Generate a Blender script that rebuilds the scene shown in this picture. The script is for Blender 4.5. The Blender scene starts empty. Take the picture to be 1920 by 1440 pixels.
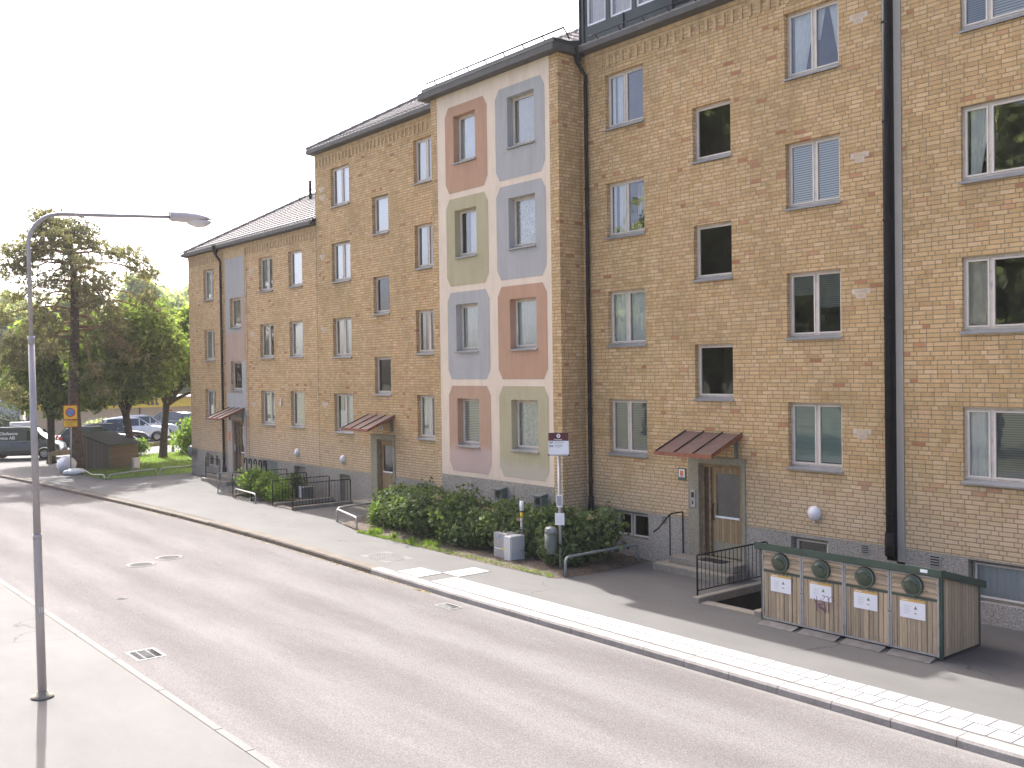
import bpy, math, random
import numpy as np
from mathutils import Vector, Matrix

S = bpy.context.scene
COL = S.collection
R = math.radians
PI = math.pi
rnd = random.Random(7)

# ------------------------------------------------------------------ camera
cam_d = bpy.data.cameras.new('camera')
cam = bpy.data.objects.new('camera', cam_d)
COL.objects.link(cam)
S.camera = cam
cam_d.sensor_width = 36.0
cam_d.lens = 35.0
cam_d.clip_start = 0.1
cam_d.clip_end = 2000
_a, _pitch, _roll = R(180 - 38.95), -0.0155, 0.0145
_f0 = Vector((math.cos(_a), math.sin(_a), 0)); _r0 = Vector((math.sin(_a), -math.cos(_a), 0)); _u0 = Vector((0, 0, 1))
_f = _f0 * math.cos(_pitch) + _u0 * math.sin(_pitch)
_u = -_f0 * math.sin(_pitch) + _u0 * math.cos(_pitch)
_r = _r0 * math.cos(_roll) - _u * math.sin(_roll)
_uu = _r0 * math.sin(_roll) + _u * math.cos(_roll)
_m = Matrix(((_r.x, _uu.x, -_f.x, 0), (_r.y, _uu.y, -_f.y, 0), (_r.z, _uu.z, -_f.z, 4.75), (0, 0, 0, 1)))
cam.matrix_world = _m

# ------------------------------------------------------------------ sky, sun, exposure
SUN_EL, SUN_DX, SUN_DY = R(48.5), -0.9724, 0.2334
w = bpy.data.worlds.new('World'); S.world = w; w.use_nodes = True
nt = w.node_tree; nt.nodes.clear()
wo = nt.nodes.new('ShaderNodeOutputWorld'); bg = nt.nodes.new('ShaderNodeBackground'); sky = nt.nodes.new('ShaderNodeTexSky')
sky.sky_type = 'NISHITA'; sky.sun_disc = False
sky.sun_elevation = SUN_EL; sky.sun_rotation = math.atan2(SUN_DX, SUN_DY)
sky.air_density = 0.4; sky.dust_density = 4.5; sky.ozone_density = 1.0
bg.inputs['Strength'].default_value = 0.12
nt.links.new(sky.outputs[0], bg.inputs['Color']); nt.links.new(bg.outputs[0], wo.inputs['Surface'])
sl = bpy.data.lights.new('sun', 'SUN'); sun = bpy.data.objects.new('sun', sl); COL.objects.link(sun)
sl.energy = 2.3; sl.angle = R(0.53); sl.color = (1.0, 0.98, 0.95)
sd = Vector((SUN_DX * math.cos(SUN_EL), SUN_DY * math.cos(SUN_EL), math.sin(SUN_EL)))
sun.rotation_euler = sd.to_track_quat('Z', 'Y').to_euler(); sun.location = sd * 60
S.view_settings.view_transform = 'Standard'; S.view_settings.look = 'None'
S.view_settings.exposure = 2.45; S.view_settings.gamma = 1.0
S.render.engine = 'CYCLES'
HAZE = .0003
S.cycles.max_bounces = 8; S.cycles.transparent_max_bounces = 16

# ------------------------------------------------------------------ object helpers
ORG = {}
def link(o): COL.objects.link(o); return o
def meta(o, label=None, cat=None, group=None, kind=None):
    if label: o['label'] = label
    if cat: o['category'] = cat
    if group: o['group'] = group
    if kind: o['kind'] = kind
    return o
def thing(name, loc, label, cat, group=None, rz=0):
    o = bpy.data.objects.new(name, None); link(o); o.empty_display_size = .2
    o.location = loc; o.rotation_euler = (0, 0, rz)
    ORG[o] = Vector(loc) if rz == 0 else None
    return meta(o, label, cat, group)
def dup(root, loc=None, rz=None, label=None, sc=None):
    r = root.copy(); link(r)
    if loc is not None: r.location = loc
    if rz is not None: r.rotation_euler = (0, 0, rz)
    if sc is not None: r.scale = (sc, sc, sc) if not isinstance(sc, tuple) else sc
    if label: r['label'] = label
    for ch in list(root.children):
        c = ch.copy(); link(c); c.parent = r
        for g in list(ch.children):
            d = g.copy(); link(d); d.parent = c
    return r

class MB:
    """collects shapes, builds ONE mesh object"""
    def __init__(s): s.v = []; s.f = []; s.m = []; s.sm = []
    def add(s, vs, fs, mi=0, smooth=False):
        b = len(s.v); s.v += [tuple(v) for v in vs]
        for f in fs: s.f.append(tuple(b + i for i in f)); s.m.append(mi); s.sm.append(smooth)
        return s
    def quad(s, a, b, c, d, mi=0): return s.add([a, b, c, d], [(0, 1, 2, 3)], mi)
    def box(s, x0, x1, y0, y1, z0, z1, mi=0):
        return s.add([(x0, y0, z0), (x1, y0, z0), (x1, y1, z0), (x0, y1, z0), (x0, y0, z1), (x1, y0, z1), (x1, y1, z1), (x0, y1, z1)],
                     [(3, 2, 1, 0), (4, 5, 6, 7), (0, 1, 5, 4), (1, 2, 6, 5), (2, 3, 7, 6), (3, 0, 4, 7)], mi)
    def bbox(s, x0, x1, y0, y1, z0, z1, b=.01, mi=0):
        """box with chamfered edges"""
        vs = []; 
        for sx, x in ((-1, x0), (1, x1)):
            for sy, y in ((-1, y0), (1, y1)):
                for sz, z in ((-1, z0), (1, z1)):
                    vs.append((x, y - sy * b, z - sz * b)); vs.append((x - sx * b, y, z - sz * b)); vs.append((x - sx * b, y - sy * b, z))
        def i(ix, iy, iz, a): return (ix * 4 + iy * 2 + iz) * 3 + a
        F = []
        for ix in (0, 1): q = [i(ix, 0, 0, 0), i(ix, 1, 0, 0), i(ix, 1, 1, 0), i(ix, 0, 1, 0)]; F.append(q if ix else q[::-1])
        for iy in (0, 1): q = [i(0, iy, 0, 1), i(1, iy, 0, 1), i(1, iy, 1, 1), i(0, iy, 1, 1)]; F.append(q if not iy else q[::-1])
        for iz in (0, 1): q = [i(0, 0, iz, 2), i(1, 0, iz, 2), i(1, 1, iz, 2), i(0, 1, iz, 2)]; F.append(q if iz else q[::-1])
        for iy in (0, 1):
            for iz in (0, 1): F.append([i(0, iy, iz, 1), i(1, iy, iz, 1), i(1, iy, iz, 2), i(0, iy, iz, 2)])
        for ix in (0, 1):
            for iz in (0, 1): F.append([i(ix, 0, iz, 0), i(ix, 1, iz, 0), i(ix, 1, iz, 2), i(ix, 0, iz, 2)])
            for iy in (0, 1): F.append([i(ix, iy, 0, 0), i(ix, iy, 1, 0), i(ix, iy, 1, 1), i(ix, iy, 0, 1)])
            for iy in (0, 1):
                for iz in (0, 1): F.append([i(ix, iy, iz, 0), i(ix, iy, iz, 1), i(ix, iy, iz, 2)])
        return s.add(vs, F, mi)
    def prism(s, pts, axis, a, b, mi=0):
        """polygon (2D pts) extruded along axis from a to b. axis 'x': pts=(y,z); 'y': (x,z); 'z': (x,y)"""
        n = len(pts)
        def P(p, t): return (t, p[0], p[1]) if axis == 'x' else ((p[0], t, p[1]) if axis == 'y' else (p[0], p[1], t))
        vs = [P(p, a) for p in pts] + [P(p, b) for p in pts]
        fs = [tuple(range(n))[::-1], tuple(range(n, 2 * n))] + [(i, (i + 1) % n, n + (i + 1) % n, n + i) for i in range(n)]
        return s.add(vs, fs, mi)
    def tube(s, path, r, n=8, mi=0, cap=True):
        path = [Vector(p) for p in path]; k = len(path)
        rs = r if isinstance(r, (list, tuple)) else [r] * k
        vs = []; up = None
        for i, p in enumerate(path):
            d = (path[min(i + 1, k - 1)] - path[max(i - 1, 0)])
            d = d.normalized() if d.length > 1e-9 else Vector((0, 0, 1))
            if up is None: up = Vector((0, 0, 1)) if abs(d.z) < .9 else Vector((1, 0, 0))
            a = d.cross(up).normalized(); up = a.cross(d).normalized()
            for j in range(n):
                t = 2 * PI * j / n; vs.append(p + (a * math.cos(t) + up * math.sin(t)) * rs[i])
        fs = [(i * n + j, i * n + (j + 1) % n, (i + 1) * n + (j + 1) % n, (i + 1) * n + j) for i in range(k - 1) for j in range(n)]
        if cap: fs += [tuple(range(n))[::-1], tuple((k - 1) * n + j for j in range(n))]
        return s.add(vs, fs, mi, True)
    def lathe(s, prof, c, axis='z', n=20, mi=0, sc=(1, 1)):
        """prof = (radius, height) list"""
        vs = []; c = Vector(c)
        for (r, h) in prof:
            for j in range(n):
                t = 2 * PI * j / n; a, b = r * math.cos(t) * sc[0], r * math.sin(t) * sc[1]
                vs.append(c + (Vector((a, b, h)) if axis == 'z' else (Vector((a, h, b)) if axis == 'y' else Vector((h, a, b)))))
        k = len(prof)
        fs = [(i * n + j, i * n + (j + 1) % n, (i + 1) * n + (j + 1) % n, (i + 1) * n + j) for i in range(k - 1) for j in range(n)]
        if prof[0][0] > 1e-4: fs.append(tuple(range(n))[::-1])
        if prof[-1][0] > 1e-4: fs.append(tuple((k - 1) * n + j for j in range(n)))
        return s.add(vs, fs, mi, True)
    def grid(s, xs, zs, holes, fn, mi=0):
        """flat sheet made of cells, leaving rectangular holes; fn(x,z)->3D"""
        lx, hx, lz, hz = min(xs), max(xs), min(zs), max(zs)
        xs = sorted(set(v for v in xs + [h[0] for h in holes] + [h[1] for h in holes] if lx <= v <= hx)); zs = sorted(set(v for v in zs + [h[2] for h in holes] + [h[3] for h in holes] if lz <= v <= hz))
        for i in range(len(xs) - 1):
            for j in range(len(zs) - 1):
                cx, cz = (xs[i] + xs[i + 1]) / 2, (zs[j] + zs[j + 1]) / 2
                if any(h[0] < cx < h[1] and h[2] < cz < h[3] for h in holes): continue
                s.quad(fn(xs[i], zs[j]), fn(xs[i + 1], zs[j]), fn(xs[i + 1], zs[j + 1]), fn(xs[i], zs[j + 1]), mi)
        return s
    def build(s, name, mats, parent=None, org=None, bevel=0):
        me = bpy.data.meshes.new(name)
        o3 = Vector((0, 0, 0))
        if org is not None: o3 = Vector(org)
        elif parent is not None:
            o3 = ORG.get(parent) or Vector((0, 0, 0))
        me.from_pydata([(v[0] - o3.x, v[1] - o3.y, v[2] - o3.z) for v in s.v], [], s.f)
        if not isinstance(mats, (list, tuple)): mats = [mats]
        for m in mats: me.materials.append(m)
        me.polygons.foreach_set('material_index', s.m); me.polygons.foreach_set('use_smooth', s.sm)
        me.update()
        o = bpy.data.objects.new(name, me); link(o)
        if parent is not None: o.parent = parent; ORG[o] = ORG.get(parent)
        elif org is not None: o.location = o3; ORG[o] = o3
        if bevel:
            b = o.modifiers.new('bevel', 'BEVEL'); b.width = bevel; b.segments = 2; b.limit_method = 'ANGLE'
        return o

# ------------------------------------------------------------------ materials
def newmat(name):
    m = bpy.data.materials.new(name); m.use_nodes = True; n = m.node_tree; n.nodes.clear()
    out = n.nodes.new('ShaderNodeOutputMaterial'); b = n.nodes.new('ShaderNodeBsdfPrincipled')
    n.links.new(b.outputs[0], out.inputs['Surface'])
    return m, n, b, out
class NG:
    """tiny node graph helper"""
    def __init__(s, nt): s.t = nt
    def N(s, typ, **k):
        n = s.t.nodes.new(typ)
        for a, v in k.items(): setattr(n, a, v)
        return n
    def L(s, a, b): s.t.links.new(a, b)
    def val(s, sock, v):
        if hasattr(v, 'is_linked') or isinstance(v, bpy.types.NodeSocket): s.L(v, sock)
        else: sock.default_value = v
    def M(s, op, a, b=None, c=None):
        n = s.N('ShaderNodeMath', operation=op)
        s.val(n.inputs[0], a)
        if b is not None: s.val(n.inputs[1], b)
        if c is not None: s.val(n.inputs[2], c)
        return n.outputs[0]
    def mix(s, fac, a, b, bt='MIX'):
        n = s.N('ShaderNodeMix', data_type='RGBA', blend_type=bt)
        s.val(n.inputs[0], fac)
        for sock, v in ((n.inputs[6], a), (n.inputs[7], b)):
            if isinstance(v, bpy.types.NodeSocket): s.L(v, sock)
            else: sock.default_value = (*v, 1) if len(v) == 3 else v
        return n.outputs[2]
    def ramp(s, fac, stops, interp='LINEAR'):
        n = s.N('ShaderNodeValToRGB'); n.color_ramp.interpolation = interp
        e = n.color_ramp.elements
        while len(e) < len(stops): e.new(.5)
        for el, (p, c) in zip(e, stops): el.position = p; el.color = (*c, 1) if len(c) == 3 else c
        s.L(fac, n.inputs[0]); return n.outputs[0]
    def noise(s, vec, scale, detail=3, rough=.6):
        n = s.N('ShaderNodeTexNoise'); n.inputs['Scale'].default_value = scale; n.inputs['Detail'].default_value = detail; n.inputs['Roughness'].default_value = rough
        if vec is not None: s.L(vec, n.inputs['Vector'])
        return n.outputs[0]
    def pos(s): return s.N('ShaderNodeNewGeometry').outputs['Position']
    def obj(s): return s.N('ShaderNodeTexCoord').outputs['Object']
    def sep(s, v):
        n = s.N('ShaderNodeSeparateXYZ'); s.L(v, n.inputs[0]); return n.outputs
    def comb(s, x, y, z):
        n = s.N('ShaderNodeCombineXYZ')
        for i, v in enumerate((x, y, z)): s.val(n.inputs[i], v)
        return n.outputs[0]
    def bump(s, h, strength, dist, b):
        n = s.N('ShaderNodeBump'); n.inputs['Strength'].default_value = strength; n.inputs['Distance'].default_value = dist
        s.L(h, n.inputs['Height']); s.L(n.outputs[0], b.inputs['Normal'])

def plain(name, col, rough=.6, metal=0, var=.12, vscale=3, coat=0, bump=0, bscale=60, dirt=None, spec=.4):
    """base colour with slight real variation (wear and dirt that has its own shape)"""
    m, n, b, out = newmat(name); g = NG(n)
    p = g.obj()
    nz = g.noise(p, vscale, 4)
    a = [c * (1 - var) for c in col]; c2 = [min(1, c * (1 + var)) for c in col]
    c = g.ramp(nz, [(.3, a), (.7, c2)])
    if dirt:
        nd = g.noise(p, vscale * 2.3, 5, .7); c = g.mix(g.ramp(nd, [(.5, (0, 0, 0)), (.75, (1, 1, 1))]), c, dirt)
    g.L(c, b.inputs['Base Color']); b.inputs['Roughness'].default_value = rough; b.inputs['Metallic'].default_value = metal
    b.inputs['Coat Weight'].default_value = coat; b.inputs['Specular IOR Level'].default_value = spec
    if bump: g.bump(g.noise(p, bscale, 3), bump, .01, b)
    return m

def mat_brick(name, tint=(1, 1, 1), white_below=2.9):
    m, n, b, out = newmat(name); g = NG(n)
    P = g.pos(); x, y, z = g.sep(P)
    wob = g.M('MULTIPLY', g.M('SUBTRACT', g.noise(P, 2.2, 2), .5), .02)
    z = g.M('ADD', z, wob)
    u = g.M('ADD', x, y); u = g.M('ADD', u, 500.0)
    H, PER = .0855, .675
    row = g.M('FLOOR', g.M('DIVIDE', z, H)); fz = g.M('FRACT', g.M('DIVIDE', z, H))
    wn = g.N('ShaderNodeTexWhiteNoise', noise_dimensions='1D'); g.L(row, wn.inputs['W'])
    off = g.M('MULTIPLY', g.M('FLOOR', g.M('MULTIPLY', wn.outputs[0], 5)), .0675)
    uu = g.M('ADD', g.M('ADD', u, off), g.M('MULTIPLY', row, .2035))
    per = g.M('FLOOR', g.M('DIVIDE', uu, PER)); t = g.M('MULTIPLY', g.M('FRACT', g.M('DIVIDE', uu, PER)), PER)
    k1 = g.M('GREATER_THAN', t, .268); k2 = g.M('GREATER_THAN', t, .536); k = g.M('ADD', k1, k2)
    tl = g.M('SUBTRACT', t, g.M('MULTIPLY', k, .268))              # position inside the brick
    wdt = g.M('SUBTRACT', .268, g.M('MULTIPLY', k2, .129))
    J = .0085
    ex = g.M('MINIMUM', tl, g.M('SUBTRACT', wdt, tl)); ez = g.M('MULTIPLY', g.M('MINIMUM', fz, g.M('SUBTRACT', 1.0, fz)), H)
    rough_e = g.M('MULTIPLY', g.M('SUBTRACT', g.noise(P, 30, 2), .5), .006)
    e = g.M('ADD', g.M('MINIMUM', ex, ez), rough_e)
    mask = g.N('ShaderNodeMapRange'); mask.inputs[1].default_value = J - .003; mask.inputs[2].default_value = J + .003; g.L(e, mask.inputs[0]); mk = mask.outputs[0]
    wid = g.N('ShaderNodeTexWhiteNoise', noise_dimensions='3D'); g.L(g.comb(row, per, k), wid.inputs['Vector'])
    r1 = wid.outputs['Value']
    buff = g.ramp(r1, [(0, (.41, .275, .14)), (.12, (.455, .31, .16)), (.5, (.49, .34, .185)), (.8, (.52, .365, .21)), (.94, (.55, .395, .245)), (.97, (.47, .285, .16)), (.993, (.38, .18, .10)), (1, (.33, .15, .08))])
    # bricks are streaked and mottled
    buff = g.mix(.7, buff, g.ramp(g.noise(g.comb(g.M('MULTIPLY', u, 2.0), z, r1), 28, 4, .7), [(.25, (.70, .68, .64)), (.8, (1.18, 1.18, 1.2))]), 'MULTIPLY')
    buff = g.mix(1.0, buff, g.ramp(g.noise(g.comb(g.M('MULTIPLY', u, 2.6), g.M('MULTIPLY', z, .35), 3), 1.0, 5, .7), [(.3, (.90, .89, .87)), (.6, (1.03, 1.03, 1.03))]), 'MULTIPLY')
    buff = g.mix(1.0, buff, g.ramp(g.noise(g.comb(g.M('MULTIPLY', u, 11), g.M('MULTIPLY', z, .6), 8), 1.0, 4, .7), [(.36, (.90, .89, .86)), (.5, (1.0, 1.0, 1.0))]), 'MULTIPLY')
    big = g.noise(g.comb(u, g.M('MULTIPLY', z, .8), 0), .55, 4, .6)
    buff = g.mix(1.0, buff, g.ramp(big, [(.28, (.80, .80, .78)), (.48, (.98, .98, .98)), (.72, (1.10, 1.07, 1.07))]), 'MULTIPLY')
    # lime bloom on the lower courses, a pale wash with an uneven edge
    lo = g.M('SUBTRACT', z, g.M('MULTIPLY', g.M('SUBTRACT', g.noise(P, 1.3, 5, .65), .5), 2.2))
    mr = g.N('ShaderNodeMapRange'); mr.inputs[1].default_value = white_below; mr.inputs[2].default_value = white_below - 1.3; g.L(lo, mr.inputs[0])
    buff = g.mix(g.M('MULTIPLY', mr.outputs[0], .55), buff, (.50, .40, .30))
    mort = g.ramp(g.noise(P, 9, 3), [(.3, (.17, .13, .08)), (.7, (.26, .21, .145))])
    c = g.mix(mk, mort, buff)
    c = g.mix(1.0, c, tint, 'MULTIPLY')
    g.L(c, b.inputs['Base Color']); b.inputs['Roughness'].default_value = .9; b.inputs['Specular IOR Level'].default_value = .25
    g.bump(g.M('ADD', mk, g.M('MULTIPLY', g.noise(P, 70, 3), .35)), .55, .008, b)
    return m

def mat_speck(name, c1, c2, scale, rough=.9, bump=.4, dist=.01, big=None, bscale=.4, dots=None):
    """grainy mineral surface: fine grain plus broad uneven wear"""
    m, n, b, out = newmat(name); g = NG(n); P = g.pos()
    f = g.noise(P, scale, 2, .8)
    c = g.ramp(f, [(.32, c1), (.68, c2)])
    if big: c = g.mix(1.0, c, g.ramp(g.noise(P, bscale, 5, .62), [(.3, big[0]), (.7, big[1])]), 'MULTIPLY')
    if dots:
        v = g.N('ShaderNodeTexVoronoi'); v.inputs['Scale'].default_value = dots[0]; g.L(P, v.inputs['Vector'])
        c = g.mix(g.ramp(v.outputs['Distance'], [(.0, (1, 1, 1)), (dots[1], (0, 0, 0))]), c, dots[2])
    g.L(c, b.inputs['Base Color']); b.inputs['Roughness'].default_value = rough; b.inputs['Specular IOR Level'].default_value = .3
    g.bump(f, bump, dist, b)
    return m

def mat_road():
    m, n, b, out = newmat('worn_asphalt'); g = NG(n); P = g.pos(); x, y, z = g.sep(P)
    f = g.noise(P, 55, 2, .9)
    c = g.ramp(f, [(.25, (.072, .068, .066)), (.5, (.134, .127, .123)), (.75, (.20, .191, .186))])
    c = g.mix(1.0, c, g.ramp(g.noise(P, 170, 1, .5), [(.3, (.78, .78, .78)), (.7, (1.2, 1.2, 1.2))]), 'MULTIPLY')
    # wheel tracks worn lighter, long darker bands between them
    yy = g.M('ADD', y, g.M('MULTIPLY', g.M('SUBTRACT', g.noise(g.comb(g.M('MULTIPLY', x, .09), g.M('MULTIPLY', y, .4), 0), 1.5, 3), .5), 1.2))
    band = g.M('SINE', g.M('MULTIPLY', yy, 3.7))
    c = g.mix(1.0, c, g.ramp(g.M('MULTIPLY_ADD', band, .5, .5), [(.1, (.90, .885, .885)), (.9, (1.06, 1.05, 1.05))]), 'MULTIPLY')
    c = g.mix(1.0, c, g.ramp(g.noise(g.comb(g.M('MULTIPLY', x, .22), y, 0), 1.1, 5, .65), [(.3, (.86, .84, .84)), (.7, (1.1, 1.1, 1.11))]), 'MULTIPLY')
    # dusty light gutter along the far kerb
    gm = g.N('ShaderNodeMapRange'); gm.inputs[1].default_value = 12.08; gm.inputs[2].default_value = 12.16; g.L(g.M('ADD', y, g.M('MULTIPLY', g.noise(P, 3, 3), .06)), gm.inputs[0])
    gx = g.N('ShaderNodeMapRange'); gx.inputs[1].default_value = -22; gx.inputs[2].default_value = -17; g.L(x, gx.inputs[0])
    c = g.mix(g.M('MULTIPLY', g.M('MULTIPLY', gm.outputs[0], .4), gx.outputs[0]), c, (.19, .178, .168))
    g.L(c, b.inputs['Base Color']); b.inputs['Roughness'].default_value = .95; b.inputs['Specular IOR Level'].default_value = .08
    g.bump(f, .5, .008, b)
    return m

def mat_pave(name='pavement_asphalt', k=1.0):
    m, n, b, out = newmat(name); g = NG(n); P = g.pos(); x, y, z = g.sep(P)
    f = g.noise(P, 90, 2, .8)
    c = g.ramp(f, [(.3, (.084, .081, .077)), (.7, (.120, .116, .111))])
    c = g.mix(1.0, c, g.ramp(g.noise(g.comb(g.M('MULTIPLY', x, .5), y, 0), .9, 6, .65), [(.3, (.86, .86, .86)), (.7, (1.1, 1.09, 1.08))]), 'MULTIPLY')
    v = g.N('ShaderNodeTexVoronoi', feature='DISTANCE_TO_EDGE'); v.inputs['Scale'].default_value = .16
    wv = g.mix(.06, P, g.N('ShaderNodeTexNoise').outputs[1]); g.L(P, v.inputs['Vector'])
    warp = g.N('ShaderNodeTexNoise'); warp.inputs['Scale'].default_value = 1.2; warp.inputs['Detail'].default_value = 6; g.L(P, warp.inputs['Vector'])
    vm = g.N('ShaderNodeVectorMath', operation='MULTIPLY_ADD'); g.L(warp.outputs[1], vm.inputs[0]); vm.inputs[1].default_value = (1.5, 1.5, 0); g.L(P, vm.inputs[2]); g.L(vm.outputs[0], v.inputs['Vector'])
    crack = g.ramp(v.outputs['Distance'], [(.0, (.55, .55, .55)), (.004, (1, 1, 1))])
    gate = g.ramp(g.noise(P, .35, 2), [(.47, (0, 0, 0)), (.55, (1, 1, 1))])
    c = g.mix(gate, c, g.mix(1.0, c, crack, 'MULTIPLY')); c = g.mix(1.0, c, (k, k, k), 'MULTIPLY')
    g.L(c, b.inputs['Base Color']); b.inputs['Roughness'].default_value = .9; b.inputs['Specular IOR Level'].default_value = .3
    g.bump(f, .3, .005, b)
    return m

def mat_wood(name, c1, c2, dark, vertical=True, board=.11):
    """weathered boards with grain, knots and dark gaps"""
    m, n, b, out = newmat(name); g = NG(n); P = g.pos(); x, y, z = g.sep(P)
    u = g.M('ADD', x, y); 
    a, l = (u, z) if vertical else (z, u)
    q = g.M('DIVIDE', g.M('ADD', a, 300.0), board); idx = g.M('FLOOR', q); fr = g.M('FRACT', q)
    wn = g.N('ShaderNodeTexWhiteNoise', noise_dimensions='1D'); g.L(idx, wn.inputs['W'])
    gr = g.noise(g.comb(g.M('MULTIPLY', a, 22), g.M('MULTIPLY', l, 1.3), g.M('MULTIPLY', wn.outputs[0], 9)), 3, 5, .7)
    c = g.ramp(gr, [(.28, c1), (.72, c2)])
    c = g.mix(1.0, c, g.ramp(wn.outputs[0], [(0, (.78, .78, .78)), (1, (1.15, 1.12, 1.08))]), 'MULTIPLY')
    v = g.N('ShaderNodeTexVoronoi'); v.inputs['Scale'].default_value = 5; g.L(g.comb(g.M('MULTIPLY', a, 1.6), g.M('MULTIPLY', l, .55), idx), v.inputs['Vector'])
    c = g.mix(g.ramp(v.outputs['Distance'], [(.04, (.75, .75, .75)), (.11, (0, 0, 0))]), c, dark)
    gap = g.M('MINIMUM', fr, g.M('SUBTRACT', 1.0, fr))
    gp = g.ramp(gap, [(.03, (.0, .0, .0)), (.09, (1, 1, 1))])
    c = g.mix(gp, g.mix(.3, dark, c), c)
    g.L(c, b.inputs['Base Color']); b.inputs['Roughness'].default_value = .85; b.inputs['Specular IOR Level'].default_value = .25
    g.bump(g.M('ADD', gap, g.M('MULTIPLY', gr, .15)), .6, .02, b)
    return m

def mat_leaf(name, c1, c2, trans=.35):
    m, n, b, out = newmat(name); g = NG(n)
    oi = g.N('ShaderNodeObjectInfo'); geo = g.N('ShaderNodeNewGeometry')
    r = geo.outputs['Random Per Island']
    c = g.ramp(r, [(0, c1), (.6, [(a + b_) / 2 for a, b_ in zip(c1, c2)]), (1, c2)])
    c = g.mix(1.0, c, g.ramp(g.noise(geo.outputs['Position'], .6, 2), [(.3, (.8, .82, .8)), (.7, (1.18, 1.15, 1.1))]), 'MULTIPLY')
    g.L(c, b.inputs['Base Color']); b.inputs['Roughness'].default_value = .75; b.inputs['Specular IOR Level'].default_value = .2
    tr = g.N('ShaderNodeBsdfTranslucent'); g.L(g.mix(1.0, c, (1.5, 1.6, .8), 'MULTIPLY'), tr.inputs['Color'])
    ms = g.N('ShaderNodeMixShader'); ms.inputs[0].default_value = trans
    g.L(b.outputs[0], ms.inputs[1]); g.L(tr.outputs[0], ms.inputs[2]); g.L(ms.outputs[0], out.inputs['Surface'])
    return m

def mat_glass(name, tint=(.86, .9, .88), boost=2.3):
    m, n, b, out = newmat(name); g = NG(n); n.nodes.remove(b)
    gl = g.N('ShaderNodeBsdfGlossy'); gl.inputs['Roughness'].default_value = .015; gl.inputs['Color'].default_value = (.92, .95, 1, 1)
    tr = g.N('ShaderNodeBsdfTransparent'); tr.inputs['Color'].default_value = (*tint, 1)
    fr = g.N('ShaderNodeFresnel'); fr.inputs['IOR'].default_value = 1.5
    fac = g.M('MINIMUM', g.M('MULTIPLY', fr.outputs[0], boost), .95)
    bp = g.N('ShaderNodeBump'); bp.inputs['Strength'].default_value = .06; bp.inputs['Distance'].default_value = .02
    g.L(g.noise(g.pos(), 2.5, 2), bp.inputs['Height']); g.L(bp.outputs[0], gl.inputs['Normal'])
    ms = g.N('ShaderNodeMixShader'); g.L(fac, ms.inputs[0]); g.L(tr.outputs[0], ms.inputs[1]); g.L(gl.outputs[0], ms.inputs[2]); g.L(ms.outputs[0], out.inputs['Surface'])
    return m

def mat_stripes(name, ca, cb, pitch, duty=.35, warp=0.004):
    m, n, b, out = newmat(name); g = NG(n); P = g.pos(); x, y, z = g.sep(P)
    zz = g.M('ADD', z, g.M('MULTIPLY', g.noise(P, 4, 2), warp))
    f = g.M('FRACT', g.M('DIVIDE', zz, pitch))
    c = g.mix(g.ramp(f, [(duty - .08, (0, 0, 0)), (duty + .08, (1, 1, 1))]), cb, ca)
    g.L(c, b.inputs['Base Color']); b.inputs['Roughness'].default_value = .6
    g.bump(f, .3, .01, b)
    return m

def mat_render(name, c, faded=None, zf=2.5):
    m, n, b, out = newmat(name); g = NG(n); P = g.pos(); x, y, z = g.sep(P)
    nz = g.noise(g.comb(g.M('MULTIPLY', x, 1.5), y, g.M('MULTIPLY', z, .5)), 2.2, 5, .7)
    col = g.ramp(nz, [(.3, [v * .93 for v in c]), (.7, [min(1, v * 1.05) for v in c])])
    col = g.mix(1.0, col, g.ramp(g.noise(g.comb(g.M('MULTIPLY', x, 9), y, g.M('MULTIPLY', z, .7)), 1.2, 5, .7), [(.35, (.95, .95, .95)), (.6, (1.02, 1.02, 1.02))]), 'MULTIPLY')
    if faded:
        e = g.M('ADD', z, g.M('MULTIPLY', g.M('SUBTRACT', g.noise(g.comb(x, y, g.M('MULTIPLY', z, .3)), 3.5, 5, .75), .5), .55))
        mr = g.N('ShaderNodeMapRange'); mr.inputs[1].default_value = zf + .12; mr.inputs[2].default_value = zf - .12; g.L(e, mr.inputs[0])
        col = g.mix(mr.outputs[0], col, faded)
    g.L(col, b.inputs['Base Color']); b.inputs['Roughness'].default_value = .92; b.inputs['Specular IOR Level'].default_value = .2
    g.bump(g.noise(P, 120, 3), .25, .004, b)
    return m

def mat_grass():
    m, n, b, out = newmat('lawn'); g = NG(n); P = g.pos()
    c = g.ramp(g.noise(P, 1.3, 5, .7), [(.3, (.075, .12, .03)), (.55, (.12, .18, .045)), (.75, (.17, .2, .07))])
    c = g.mix(1.0, c, g.ramp(g.noise(P, 60, 2), [(.3, (.6, .6, .6)), (.7, (1.25, 1.25, 1.2))]), 'MULTIPLY')
    g.L(c, b.inputs['Base Color']); b.inputs['Roughness'].default_value = .95; g.bump(g.noise(P, 45, 3), 1, .05, b)
    return m

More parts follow.
